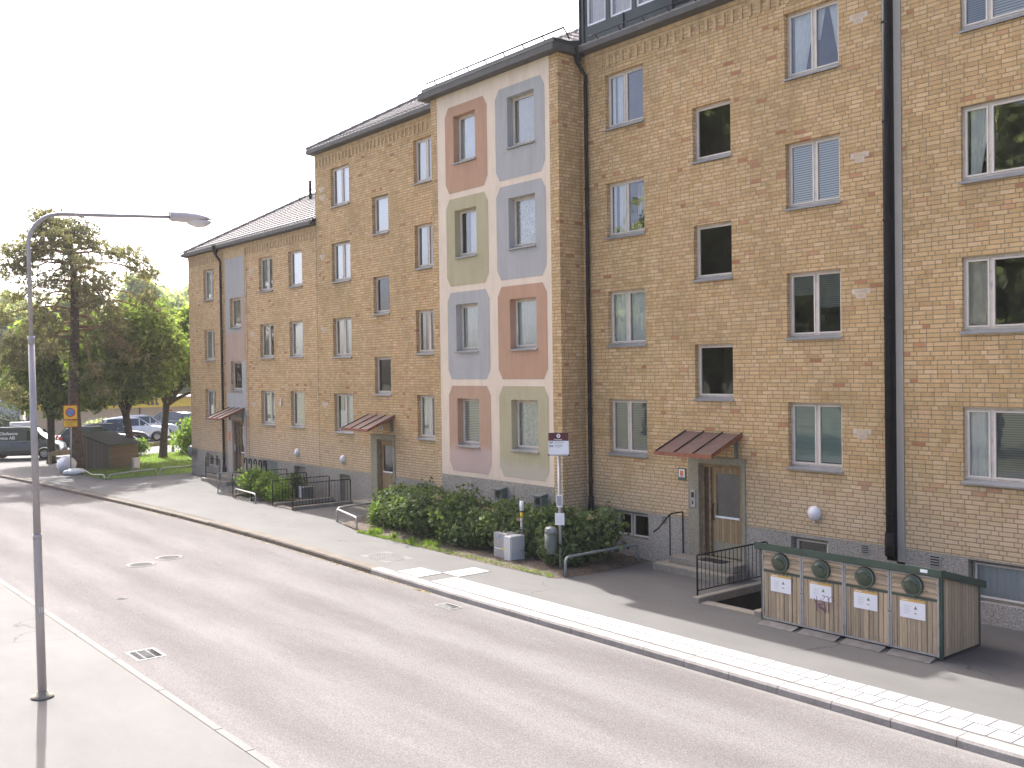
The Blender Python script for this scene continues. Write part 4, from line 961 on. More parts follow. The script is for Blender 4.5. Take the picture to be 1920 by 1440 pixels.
wall_lamp(B, -35.54, 1.58); cellar_door(B, -35.84, -34.89, 1.06)
for x in (-39.5,):
    for z in (9.0, 6.35, 3.4): patch(B, x, z)
b = MB(); b.box(-36.9, -36.84, YW - .03, YW, 3.55, 3.72); b.box(-36.93, -36.81, YW - .06, YW - .03, 3.4, 3.55); b.build('door_bell_sensor', M['opal'], B)
b = MB(); b.box(-40.0, -39.985, YW - .006, YW + .01, PL, 10.0); b.build('movement_joint', M['fascia'], B)
b = MB(); b.lathe([(.3, 0), (.26, -.05), (.1, -.09), (0, -.1)], (-46.1, YW - .2, 1.05), axis='y', n=16, sc=(1, 1)); b.tube([(-46.1, YW - .28, 1.05), (-46.1, YW, .95)], .02, 5); b.build('satellite_dish', M['bracket'], B)
b = MB(); b.box(-42.06, -41.92, YW - .05, YW - .031, 1.75, 2.15); b.build('nameplate', M['orange'], B)
b = MB(); b.bbox(-41.62, -41.5, YW + .02, YW + .058, 1.3, 1.6, .004); b.build('intercom', M['galv'], B)

# ---------------------------------------------------------------- building at the right edge
Cb = thing('apartment_building', (-6, YW, 0), 'yellow brick building at the right edge with three-light windows', 'apartment building')
RX = -10.15; wr = []
kr = [('sheer', 'blindd'), ('pleat', 'dark'), ('drapeL', 'dark'), ('blindd', 'blind')]
for i, zb in enumerate(ROWS + [13.47]):
    for x0 in (-9.0, -3.6): wr.append((x0, x0 + 2.35, zb, zb + 1.41, (0, .215, 1) if x0 < -5 else (0, .5, 1), kr[min(i, 3)] if x0 < -5 else ('sheer', 'dark')))
wall('brick_wall', RX, 3.0, PL, 15.6, [(q[0], q[1], q[2], q[3]) for q in wr], YW, M['brick'], Cb, depth=.07)
wall('plinth', RX, 3.0, -.2, PL, [(-8.92, -7.75, .4, 1.14), (-3.5, -2.3, .4, 1.14)], YW, M['plinth'], Cb, proud=.012)
for q in wr: window(Cb, q[0], q[1], q[2], q[3], YW, q[4], q[5], depth=.07)
window(Cb, -8.9, -7.77, .41, 1.13, YW, (0, 1), ('sheer',), name='cellar_window', mat='stone', sill=False); window(Cb, -3.48, -2.32, .41, 1.13, YW, (0, 1), ('dark',), name='cellar_window', mat='stone', sill=False)
b = MB(); b.box(-10.305, -10.155, YW - .015, YW + .03, .9, 15.6); b.build('joint_cover', M['zinc'], Cb)
b = MB(); b.quad((3, YW, -.2), (3, 26.5, -.2), (3, 26.5, 15.6), (3, YW, 15.6)); b.quad((3, 26.5, -.2), (RX, 26.5, -.2), (RX, 26.5, 15.6), (3, 26.5, 15.6)); b.quad((RX, 26.5, 13), (RX, YW, 13), (RX, YW, 15.6), (RX, 26.5, 15.6)); b.build('rear_wall', M['brick'], Cb)
b = MB(); b.box(RX - .1, 3.2, 17.6, 26.7, 15.6, 15.8); b.build('roof', M['clad'], Cb)
vent(Cb, -9.55, 1.02, s=.12)

# ================================================================== CELLAR WELLS AND RAILINGS
def railing(pts, ztop, zbot, label, closed_end=True, group='black railings along the cellar stairs', n=None, m='black'):
    """upright bars between a top and a bottom rail; pts two ground points"""
    (xa, ya), (xb, yb) = pts; L = math.hypot(xb - xa, yb - ya)
    t = thing('railing', (xa, ya, 0), label, 'railing', group); ux, uy = (xb - xa) / L, (yb - ya) / L
    P = lambda s, z: (xa + ux * s, ya + uy * s, z)
    b = MB(); b.tube([P(0, ztop), P(L - .05, ztop), P(L, ztop - .05)] if closed_end else [P(0, ztop), P(L, ztop)], .017, 6); b.build('top_rail', M[m], t)
    b = MB(); b.tube([P(0, zbot), P(L, zbot)], .013, 6); b.build('bottom_rail', M[m], t)
    for s_ in (0.0, L): b = MB(); b.tube([P(s_, -.02), P(s_, ztop - .02)], .021, 6); b.build('post', M[m], t)
    k = n or int(L / .125); b = MB()
    for i in range(1, k): b.tube([P(L * i / k, zbot), P(L * i / k, ztop)], .0075, 5, cap=False)
    b.build('bars', M[m], t); return t
def well(x0, x1, y0, y1, label):
    t = thing('cellar_stair', ((x0 + x1) / 2, y0, 0), label, 'cellar stair')
    b = MB(); zb = -1.3
    b.quad((x0, y0, zb), (x0, y1, zb), (x0, y1, .0), (x0, y0, .0)); b.quad((x1, y0, zb), (x1, y1, zb), (x1, y1, .0), (x1, y0, .0)); b.quad((x0, y0, zb), (x1, y0, zb), (x1, y0, 0), (x0, y0, 0)); b.quad((x0, y0, zb), (x1, y0, zb), (x1, y1, zb), (x0, y1, zb))
    b.build('well_wall', M['wellshade'], t)
    b = MB()
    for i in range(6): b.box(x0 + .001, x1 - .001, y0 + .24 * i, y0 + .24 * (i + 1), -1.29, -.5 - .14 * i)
    b.build('steps', M['wellshade'], t)
    b = MB(); b.bbox(x0 - .16, x0 + .01, y0 - .25, y1 - .02, -.05, .12, .015); b.build('side_kerb', M['concrete'], t)
    b = MB(); b.bbox(x1 - .01, x1 + .16, y0 - .25, y1 - .02, -.05, .12, .015); b.build('side_kerb', M['concrete'], t)
    b = MB(); b.bbox(x0 + .012, x1 - .012, y0 - .22, y0 + .02, -.05, .03, .01); b.build('threshold', M['concrete'], t)
    return t
well(-13.1, -11.75, 15.55, 17.86, 'dark cellar stair behind the black railing, next to the wooden bin shed')
well(-32.6, -31.32, 15.75, 17.86, 'cellar stair between black railings, nearer the brown entrance door with round lamp')
well(-36.05, -34.7, 15.75, 17.86, 'cellar stair between black railings, behind the bright green bushes')
railing([(-13.3, 15.5), (-13.3, 17.8)], .92, .2, 'black railing beside the cellar stair, left of the wooden bin shed')
railing([(-11.62, 15.6), (-11.62, 17.8)], .86, .2, 'short black railing half hidden behind the wooden bin shed')
railing([(-31.2, 15.5), (-31.2, 17.75)], .9, .1, 'rightmost black railing of the planted cellar stairs, near the entrance steps')
railing([(-32.75, 15.5), (-32.75, 17.75)], .9, .1, 'black railing between the grey crate and a cellar door')
railing([(-34.55, 15.5), (-34.55, 17.75)], .9, .1, 'black railing rising out of the bright green bushes')
railing([(-36.2, 15.5), (-36.2, 17.75)], .92, .1, 'black railing behind the bright green bushes, next to the bicycle hoops')
railing([(-37.75, 15.55), (-37.75, 17.2)], .8, .05, 'thin railing left of the bright green bushes', m='piped')
railing([(-42.45, 16.95), (-40.9, 16.95)], 1.05, .4, 'thin black railing on the landing by the drainpipe')
t = thing('handrail', (-15.7, 17.4, 0), 'bent black handrail beside the steps of the near entrance door', 'handrail')
b = MB(); b.tube([(-15.74, 16.85, .95), (-15.74, 17.02, 1.02), (-15.74, 17.38, 1.28), (-15.74, 17.46, 1.31), (-15.74, 17.82, 1.31), (-15.74, 17.85, 1.28), (-15.74, 17.85, .33)], .018, 8); b.build('grip_rail', M['black'], t)
b = MB(); b.tube([(-15.74, 17.4, .33), (-15.74, 17.4, 1.28)], .016, 8); b.build('post', M['black'], t)
def tube_rail(path, r, label, m='pipe', group='low bent pipe rails round the planting'):
    b = MB(); P = [Vector(p) for p in path]; out = [P[0]]
    for i in range(1, len(P) - 1):            # round every corner
        a, c, d = P[i - 1], P[i], P[i + 1]; rr = min(.14, (c - a).length * .5, (d - c).length * .5)
        p0, p1 = c + (a - c).normalized() * rr, c + (d - c).normalized() * rr
        for k in range(6): q = k / 5; out.append(p0.lerp(c, q).lerp(c.lerp(p1, q), q))
    out.append(P[-1]); b.tube(out, r, 10)
    o = b.build('pipe_rail', M[m], org=(path[0][0], path[0][1], 0)); meta(o, label, 'rail', group)
tube_rail([(-27.85, 15.35, -.05), (-27.85, 15.35, .40), (-25.95, 14.95, .38), (-25.95, 14.95, -.05)], .03, 'shiny bent pipe rail at the left front edge of the soil bed')
tube_rail([(-27.95, 15.4, -.05), (-27.95, 15.4, .42), (-28.4, 17.65, .42), (-28.4, 17.65, -.05)], .03, 'bent pipe rail running back towards the middle entrance steps')
tube_rail([(-16.78, 15.05, -.05), (-16.78, 15.05, .45), (-16.85, 17.45, .45), (-16.85, 17.5, -.05)], .034, 'grey green pipe rail at the right end of the soil bed', 'piped')
tube_rail([(-35.9, 15.45, -.05), (-35.9, 15.45, .36), (-33.85, 15.35, .34), (-33.85, 15.35, -.05)], .026, 'low pipe rail in front of the bright green bushes')
tube_rail([(-49.6, 13.78, .28), (-48.2, 13.8, .12), (-46.75, 13.9, .2), (-46.55, 13.92, -.05)], .028, 'bent and sagging pipe rail at the left corner of the lawn')
tube_rail([(-46.45, 13.95, -.05), (-46.42, 14.05, .22), (-46.3, 16.1, .34), (-46.3, 16.15, -.05)], .028, 'middle pipe rail along the lawn edge')
tube_rail([(-46.25, 16.25, -.05), (-46.22, 16.3, .36), (-46.1, 17.9, .38), (-46.1, 17.95, -.05)], .028, 'pipe rail along the lawn edge nearest the building corner')
# bicycle hoops
t = thing('bicycle_stand', (-37.4, 17, 0), 'row of five black hooked bicycle hoops behind the bushes', 'bicycle stand')
for x in (-38.25, -37.8, -37.33, -36.87, -36.42):
    b = MB(); b.tube([(x, 17, 0), (x - .02, 17, 1.12)] + [(x - .13 + .11 * math.cos(a), 17, 1.15 + .11 * math.sin(a)) for a in np.linspace(.2, PI, 9)] + [(x - .24, 17, 1.05)], .03, 8); b.build('hoop', M['black'], t)
b = MB(); b.box(-38.4, -36.3, 16.97, 17.03, 0, .03); b.build('base_rail', M['black'], t)
t = thing('crate', (-33.3, 17.2, 0), 'grey green plastic crate standing on the soil between the cellar railings', 'crate')
b = MB(); b.bbox(-33.55, -33.2, 16.95, 17.35, .05, .5, .02); b.build('box', M['bracket'], t); b = MB(); b.box(-33.58, -33.38, 16.92, 16.945, .1, .52); b.build('lid', M['paper'], t)

# ================================================================== STREET FURNITURE
t = thing('street_lamp', (-16.06, 3.82, -.09), 'tall grey curved arm street lamp standing on the near pavement', 'street lamp')
b = MB(); b.tube([(-16.06, 3.82, -.09), (-16.075, 3.80, 2.32), (-16.075, 3.80, 2.36)], [.064, .060, .058], 16); b.tube([(-16.075, 3.80, 2.30), (-16.075, 3.80, 2.37)], .064, 16); b.build('lower_mast', M['lamp'], t)
b = MB(); b.tube([(-16.075, 3.80, 2.30), (-16.09, 3.78, 5.28)], [.054, .045], 16); b.tube([(-16.09, 3.78, 5.22), (-16.09, 3.78, 5.34)], .051, 14); b.build('middle_mast', M['lamp'], t)
arm = [(-16.09, 3.78, 5.3), (-16.09, 3.77, 6.7)] + [(-16.09, 3.77 + .5 - .5 * math.cos(a), 6.7 + .5 * math.sin(a)) for a in np.linspace(.15, PI / 2, 10)] + [(-16.09, 4.9, 7.235), (-16.09, 5.98, 7.30)]
b = MB(); b.tube(arm, [.031] * (len(arm) - 1) + [.024], 12); b.build('curved_arm', M['lamp'], t)
b = MB(); 
st = [(5.90, .06, .075, .07), (5.95, .09, .085, .085), (6.15, .12, .10, .085), (6.35, .13, .085, .05), (6.5, .10, .05, .02), (6.6, .02, .012, .01)]
vs = []; n = 14
for (y, wd, up, dn) in st:
    for j in range(n):
        a = 2 * PI * j / n; vs.append((-16.09 + wd * math.cos(a), y, 7.31 + (up if math.sin(a) > 0 else dn) * math.sin(a)))
b.add(vs, [(i * n + j, i * n + (j + 1) % n, (i + 1) * n + (j + 1) % n, (i + 1) * n + j) for i in range(5) for j in range(n)] + [tuple(range(n)), tuple(range(5 * n, 6 * n))], 0, True)
hd = b.build('lamp_head', M['lamphead'], t)
b = MB(); vs = []
for (y, wd, dn) in ((6.16, .03, .02), (6.22, .09, .08), (6.36, .11, .125), (6.5, .09, .10), (6.6, .02, .03)):
    for j in range(n): a = 2 * PI * j / n; vs.append((-16.09 + wd * math.cos(a), y, 7.275 + (dn if math.sin(a) < 0 else .01) * math.sin(a)))
b.add(vs, [(i * n + j, i * n + (j + 1) % n, (i + 1) * n + (j + 1) % n, (i + 1) * n + j) for i in range(4) for j in range(n)] + [tuple(range(n)), tuple(range(4 * n, 5 * n))], 0, True); b.build('lamp_bowl', M['lampglass'], hd)
b = MB(); b.lathe([(.07, -.09), (.16, -.085), (.165, -.065), (.10, -.05), (.08, .01), (.066, .012)], (-16.06, 3.82, 0), n=22); b.build('base_ring', M['concrete'], t)
b = MB(); b.box(-16.018, -16.008, 3.79, 3.84, 1.2, 1.28, 0); b.build('sticker', M['cabw'], t)
# bus stop
def text_mesh(s, size, loc, rz, mat, parent, name='lettering', align='LEFT', xs=1.0, bold=0, local=False, rx=PI / 2):
    c = bpy.data.curves.new(name, 'FONT'); c.body = s; c.size = size; c.align_x = align; c.extrude = .0008; c.offset = bold
    o = bpy.data.objects.new(name, c); COL.objects.link(o)
    bpy.context.view_layer.update()
    me = bpy.data.meshes.new_from_object(o.evaluated_get(bpy.context.evaluated_depsgraph_get())); bpy.data.objects.remove(o); bpy.data.curves.remove(c)
    me.materials.clear(); me.materials.append(mat)
    o = bpy.data.objects.new(name, me); link(o)
    o.parent = parent; base = Vector((0, 0, 0)) if local or ORG.get(parent) is None else ORG[parent]
    o.location = Vector(loc) - base; o.rotation_euler = (rx, 0, rz); o.scale = (xs, 1, 1); return o
bx, by = -17.4, 15.45
t = thing('bus_stop_sign', (bx, by, 0), 'bus stop pole with maroon and white sign board in the soil bed', 'bus stop sign')
b = MB(); b.tube([(bx, by, 0), (bx, by, 2.75)], .036, 12); b.build('pole', M['pipe'], t)
rz = R(52) - PI / 2 + R(0)      # the board faces the camera side of the street
sx, sy = math.cos(R(38)), math.sin(R(38))
def brd(u, d, z): return (bx + sx * u + sy * d, by + sy * u - sx * d, z)
def slabq(b, u0, u1, z0, z1, d0, d1, mi=0):
    vs = [brd(u0, d0, z0), brd(u1, d0, z0), brd(u1, d1, z0), brd(u0, d1, z0), brd(u0, d0, z1), brd(u1, d0, z1), brd(u1, d1, z1), brd(u0, d1, z1)]
    b.add(vs, [(0, 1, 2, 3), (4, 5, 6, 7), (0, 1, 5, 4), (1, 2, 6, 5), (2, 3, 7, 6), (3, 0, 4, 7)], mi)
b = MB(); slabq(b, -.24, .24, 2.73, 3.24, .03, .05, 1); slabq(b, -.24, .24, 3.05, 3.24, .0505, .053, 0); slabq(b, -.24, .24, 2.70, 2.73, .025, .055, 2); slabq(b, -.255, -.225, 2.695, 2.735, .02, .06, 0); slabq(b, .225, .255, 2.695, 2.735, .02, .06, 0)
bd = b.build('sign_board', [M['maroon'], M['white'], M['galv']], t)
b = MB(); rr = []
for k in range(5):
    a = PI / 2 + 2 * PI * k / 5; rr.append((.052 * math.cos(a), 3.165 + .052 * math.sin(a)))
ri = [(p[0] * .42, 3.165 + (p[1] - 3.165) * .42) for p in rr]
for k in range(5):
    q = [rr[k], rr[(k + 1) % 5], ri[(k + 1) % 5], ri[k]]; b.add([brd(p[0], .0555, p[1]) for p in q], [(0, 1, 2, 3)])
b.build('emblem', M['white'], bd)
A38 = R(38)
def bt(s, size, u, z, mat, **k): return text_mesh(s, size, brd(u, .0545, z), A38, mat, bd, **k)
bt('Brantbergsvägen', .03, -.11, 3.075, M['white'], bold=.0006); bt('758', .062, -.225, 2.985, M['blackp'], bold=.0015); bt('979', .062, -.225, 2.90, M['blackp'], bold=.0015)
bt('Brunnsviks station', .03, -.09, 3.01, M['blackp']); bt('via Torsvik centrum', .022, -.09, 2.975, M['ink']); bt('Norra Älvvägen', .03, -.09, 2.93, M['blackp']); bt('via Tunavägen', .022, -.09, 2.895, M['ink']); bt('B1', .02, -.22, 3.2, M['white'])
b = MB(); slabq(b, -.07, .07, 1.5, 1.79, .035, .05, 0); slabq(b, -.055, .055, 1.53, 1.76, .0505, .052, 1); b.build('timetable', [M['white'], M['ink']], t)
b = MB(); slabq(b, -.11, .11, 1.08, 1.36, .035, .042, 0)
for k in range(5): slabq(b, -.08, .07, 1.13 + .035 * k, 1.135 + .035 * k, .0425, .0435, 1)
b.build('notice', [M['white'], M['ink']], t)
t = thing('litter_bin', (bx - .15, by - .12, .4), 'oval grey green litter bin hung on the bus stop pole', 'litter bin')
b = MB(); prof = [(.0, .38), (.13, .38), (.165, .42), (.17, .5), (.17, .88)]; b.lathe(prof, (bx - .17, by - .14, 0), n=22, sc=(1, .8)); body = b.build('bin_body', M['binm'], t)
b = MB(); b.lathe([(.175, .88), (.17, .94), (.14, 1.01), (.08, 1.03), (0, 1.035)], (bx - .17, by - .14, 0), n=22, sc=(1, .8)); b.build('bin_hood', M['bint'], t)
b = MB(); b.add([(bx - .17 + .09 * math.cos(a) , by - .14 - .115 + .03 * math.sin(a), .995 + .028 * math.sin(a)) for a in np.linspace(0, 2 * PI, 14)[:-1]], [tuple(range(13))]); b.build('opening', M['blackp'], t)
b = MB(); 
for a0 in np.linspace(0, 2 * PI, 16)[:-1]: b.tube([(bx - .16 + .06 * math.cos(a0), by - .14 - .141, .68 + .06 * math.sin(a0)), (bx - .16 + .06 * math.cos(a0 + .42), by - .14 - .141, .68 + .06 * math.sin(a0 + .42))], .004, 4)
b.build('bin_mark', M['bint'], body)
t = thing('utility_cabinet', (-19.3, 15.5, 0), 'low grey metal utility cabinet in front of the shrubs', 'cabinet')
b = MB(); b.bbox(-19.62, -19.1, 15.2, 15.55, .0, .68, .012); b.build('cabinet_body', M['cab'], t)
b = MB(); b.box(-19.6, -19.12, 15.185, 15.198, .33, .66); b.build('door', M['cab'], t); b = MB(); b.box(-19.6, -19.12, 15.183, 15.198, .02, .26); b.build('door', M['cab'], t)
b = MB(); b.box(-19.58, -19.3, 15.18, 15.1845, .285, .31, 0); b.box(-19.28, -19.14, 15.18, 15.1845, .275, .325, 1); b.box(-19.40, -19.33, 15.18, 15.1845, .56, .62, 2); b.build('label', [M['white'], M['yellow'], M['blue']], t)
t = thing('utility_cabinet', (-18.95, 15.4, 0), 'narrow white cabinet joined to the right of the grey utility cabinet', 'cabinet')
b = MB(); b.bbox(-19.09, -18.82, 15.12, 15.55, .0, .66, .012); b.build('cabinet_body', M['cabw'], t); b = MB(); b.box(-19.08, -18.83, 15.09, 15.118, .02, .64); b.build('door', M['cabw'], t)
t = thing('marker_post', (-19.05, 15.65, 0), 'slim white marker post with yellow band by the cabinets', 'marker post')
b = MB(); b.tube([(-19.05, 15.65, 0), (-19.05, 15.65, 1.2)], .038, 10); b.build('post', M['pipe'], t); b = MB(); b.tube([(-19.05, 15.65, 1.05), (-19.05, 15.65, 1.18)], .041, 10); b.build('yellow_band', M['yellow'], t); b = MB(); b.tube([(-19.05, 15.65, 1.18), (-19.05, 15.65, 1.22)], .042, 10); b.build('black_band', M['blackp'], t); b = MB(); b.tube([(-19.05, 15.65, 1.22), (-19.05, 15.65, 1.46)], .05, 10); b.build('cap', M['white'], t)

# drain grates and covers
def grate(cx, cy, w, l, label, rim='castiron', group='drain grates in the road'):
    t = thing('drain_grate', (cx, cy, -.12), label, 'drain grate', group)
    z = -.112; b = MB(); b.grid([cx - w, cx + w], [cy - l, cy + l], [(cx - w + .06, cx + w - .06, cy - l + .05, cy + l - .05)], lambda x, y: (x, y, z)); 
    X0, X1, Y0, Y1 = cx - w + .06, cx + w - .06, cy - l + .05, cy + l - .05
    k = X0 - (Y1 - Y0)
    while k < X1:                                   # slanting bars, clipped to the frame
        p, q = (k, Y0), (k + (Y1 - Y0), Y1)
        if p[0] < X0: p = (X0, Y0 + X0 - p[0])
        if q[0] > X1: q = (X1, Y1 - (q[0] - X1))
        if q[0] - p[0] > .02: b.tube([(p[0], p[1], z - .006), (q[0], q[1], z - .006)], .010, 4)
        k += .07
    for y in (cy - l / 3, cy + l / 3): b.box(X0, X1, y - .012, y + .012, z - .011, z - .0015)
    b.build('frame', M[rim], t)
    b = MB(); b.quad((cx - w + .06, cy - l + .05, -.1195), (cx + w - .06, cy - l + .05, -.1195), (cx + w - .06, cy + l - .05, -.1195), (cx - w + .06, cy + l - .05, -.1195)); b.build('pit_shade', M['blackp'], t)  # flat black sheet on the road, painted shade for the depth below the bars
grate(-17.42, 5.82, .34, .25, 'pale rimmed drain grate by the near pavement edge')
grate(-16.72, 11.75, .30, .17, 'dark drain grate by the far kerb')
def cover(cx, cy, r, label, m='nkerb'):
    t = thing('manhole_cover', (cx, cy, -.12), label, 'manhole cover', 'manhole covers in the road')
    b = MB(); b.lathe([(r, -.119), (r, -.1155), (r * .82, -.115)], (cx, cy, 0), n=28); b.build('ring', M[m], t)
    b = MB(); b.lathe([(r * .8, -.1195), (r * .8, -.1165), (0, -.1165)], (cx, cy, 0), n=28)
    for i in range(-5, 6): 
        hx = math.sqrt(max(0, (r * .74) ** 2 - (i * r * .13) ** 2)); b.box(cx - hx, cx + hx, cy + i * r * .13 - r * .035, cy + i * r * .13 + r * .035, -.1164, -.1150)
    b.build('lid', M['castiron'], t)
cover(-25.72, 8.52, .37, 'pale ringed manhole cover in the road, nearer one of two'); cover(-26.18, 9.41, .37, 'manhole cover in the road, the farther of two side by side'); cover(-22.13, 6.9, .13, 'small round pale valve cover in the road', 'near')

# ================================================================== WOODEN BIN SHED
SX0, SX1, SY0, SY1 = -11.46, -7.97, 15.13, 16.4
t = thing('bin_shed', (-9.7, 15.13, 0), 'weathered wooden bin shed with four doors and green round lids', 'bin shed')
b = MB()  # side and back walls
zf, zr = 1.36, 1.02
for x in (SX0 + .03, SX1 - .03): b.prism([(SY0 + .06, .06), (SY1, .06), (SY1, zr), (SY0 + .06, zf)], 'x', x - .02, x + .02)
b.box(SX0 + .05, SX1 - .05, SY1 - .04, SY1, .06, zr - .01); b.build('wall', M['shedwood'], t)
b = MB()
for (x, y) in ((SX0, SY0 + .01), (SX1, SY0 + .01), (SX1, SY1), (SX0, SY1)):
    hgt = zf if y < 16 else zr; s_ = -1 if x > -9 else 1; v_ = 1 if y < 16 else -1
    b = MB(); b.box(min(x, x + s_ * .055), max(x, x + s_ * .055), min(y, y + v_ * .055), max(y, y + v_ * .055), .02, hgt); b.build('corner_post', M['shedgreen'], t)
b = MB(); b.prism([(SY0 - .08, 1.42), (SY1 + .08, 1.05), (SY1 + .08, 1.09), (SY0 - .08, 1.46)], 'x', SX0 - .06, SX1 + .05); RF = b.build('roof', M['felt'], t)
b = MB(); b.box(SX0 - .065, SX1 + .055, SY0 - .10, SY0 - .082, 1.36, 1.475); 
for x in (SX0 - .065, SX1 + .055): b.prism([(SY0 - .082, 1.35), (SY1 + .085, .98), (SY1 + .085, 1.10), (SY0 - .082, 1.475)], 'x', x - .008, x + .008)
b.build('roof_edge', M['shedgreen'], RF)
b = MB(); b.box(SX1 - .3, SX1 - .18, SY0 - .107, SY0 - .1005, 1.40, 1.45); b.build('small_sign', M['white'], RF)
DW = (SX1 - SX0 - .08) / 4
notes = []
for i in range(4):
    x0 = SX0 + .04 + DW * i; x1 = x0 + DW; y = SY0
    b = MB(); F = .035
    b.box(x0 + .006, x0 + F, y - .005, y + .045, .06, 1.33); b.box(x1 - F, x1 - .006, y - .005, y + .045, .06, 1.33); b.box(x0 + F, x1 - F, y - .004, y + .045, .06, .09); b.box(x0 + F, x1 - F, y - .004, y + .045, 1.30, 1.33)
    Dr = b.build('door', M['galv'], t)
    b = MB(); k = 9; ww = (DW - 2 * F) / k      # vertical boards with real gaps
    for j in range(k): b.bbox(x0 + F + ww * j + .003, x0 + F + ww * (j + 1) - .003, y + .004 + .006 * (j % 2), y + .03, .09, .935, .004)
    b.build('boards', M['shedwood'], Dr)
    b = MB()
    for j in range(4): b.bbox(x0 + F + .001, x1 - F - .001, y + .002, y + .03, .975 + .081 * j, .975 + .081 * (j + 1) - .005, .004)
    b.build('upper_boards', M['shedwoodh'], Dr)
    b = MB(); b.box(x0 + F, x1 - F, y - .002, y + .03, .937, .972); b.build('green_strip', M['shedgreen'], Dr)
    b = MB(); cx, cz = (x0 + x1) / 2 - .01, 1.145; b.lathe([(.178, 0), (.178, -.03), (.165, -.045), (.15, -.04), (.14, -.055), (.10, -.075), (0, -.085)], (cx, y, cz), axis='y', n=28)
    b.box(cx - .19, cx - .15, y - .03, y, cz - .05, cz + .05); b.prism([(cx - .11, cz + .035), (cx + .10, cz + .01), (cx + .10, cz + .035), (cx - .02, cz + .075), (cx - .11, cz + .06)], 'y', y - .105, y - .07); b.build('round_lid', M['lid'], Dr)
    b = MB(); b.lathe([(.17, -.0455), (.172, -.0455), (.168, -.047), (.155, -.043)], (cx, y, cz), axis='y', n=28); b.build('lid_rim', M['binm'], Dr)
    b = MB(); nx = x0 + .17 + (.02, .0, .02, .01)[i]; nz = .60; b.quad((nx, y - .006, nz), (nx + .44, y - .007, nz), (nx + .44, y - .007, nz + .31), (nx, y - .006, nz + .31), 0); b.quad((nx, y - .0085, nz + .27), (nx + .44, y - .0085, nz + .27), (nx + .44, y - .0085, nz + .31), (nx, y - .0085, nz + .31), 1)
    for q in range(4): b.box(nx + .08, nx + .08 + (.12, .09, .11, .08)[q], y - .0095, y - .0088, nz + .19 - .038 * q, nz + .195 - .038 * q, 2)
    b.add([(nx + .245, y - .0095, nz + .155), (nx + .305, y - .0095, nz + .155), (nx + .275, y - .0095, nz + .215)], [(0, 1, 2)], 3); b.box(nx + .25, nx + .295, y - .0095, y - .0088, nz + .08, nz + .10, 2); b.box(nx + .03, nx + .15, y - .0095, y - .0088, nz + .285, nz + .296, 4)
    b.build('notice', [M['paper'], M['ochre'], M['ink'], M['inkgreen'], M['white']], Dr)
    hx = x1 - F / 2 if i % 2 == 0 else x0 + F / 2
    b = MB(); b.bbox(hx - .018, hx + .018, y - .016, y - .0055, .62, .69, .004, 0); b.box(hx - .008, hx + .008, y - .018, y - .0165, .645, .665, 1); b.build('lock', [M['galv'], M['blackp']], Dr)
    for z in (.2, 1.2): b = MB(); hq = x0 + .02 if i % 2 == 0 else x1 - .02; b.bbox(hq - .012, hq + .012, y - .02, y - .0055, z - .05, z + .05, .003); b.build('hinge', M['galv'], Dr)
    b = MB()
    for z in (1.0, 1.08, 1.16, 1.24, 1.29):
        for x in (x0 + F + .015, x1 - F - .015): b.box(x - .005, x + .005, y - .002, y + .001, z - .005, z + .005)
    b.build('screws', M['white'], Dr)
    if i == 1:
        b = MB(); ox, oz = x0 + .45, .5
        S1 = [[(0, .13), (.03, .19), (.09, .19), (.11, .12), (.13, .19), (.19, .2), (.22, .12)], [(-.19, .12), (-.17, .05), (-.1, .02), (-.02, .04)], [(-.14, .16), (-.13, -.1)], [(-.06, .13), (.01, .05), (.05, -.06), (.02, -.12)], [(-.13, .02), (-.06, -.03), (.04, -.08)], [(.09, .19), (.10, -.02), (.09, -.1)], [(-.13, -.04), (-.03, -.02), (.03, -.08)]]
        for st_ in S1: b.tube([(ox + p[0], y - .006, oz + p[1]) for p in st_], .0055, 5)
        b.build('graffiti', M['purple'], Dr)
    b = MB(); b.add([(x0 + .05, y - .03, .05), (x1 - .06, y - .03, .05), (x1 - .04, y - .26, .008), (x0 + .07, y - .26, .008), (x0 + .05, y - .03, .035), (x1 - .06, y - .03, .035), (x1 - .04, y - .26, .003), (x0 + .07, y - .26, .003)], [(0, 3, 2, 1), (3, 7, 6, 2), (0, 4, 7, 3), (1, 2, 6, 5)], 0); b.build('ramp', M['ramp'], t)

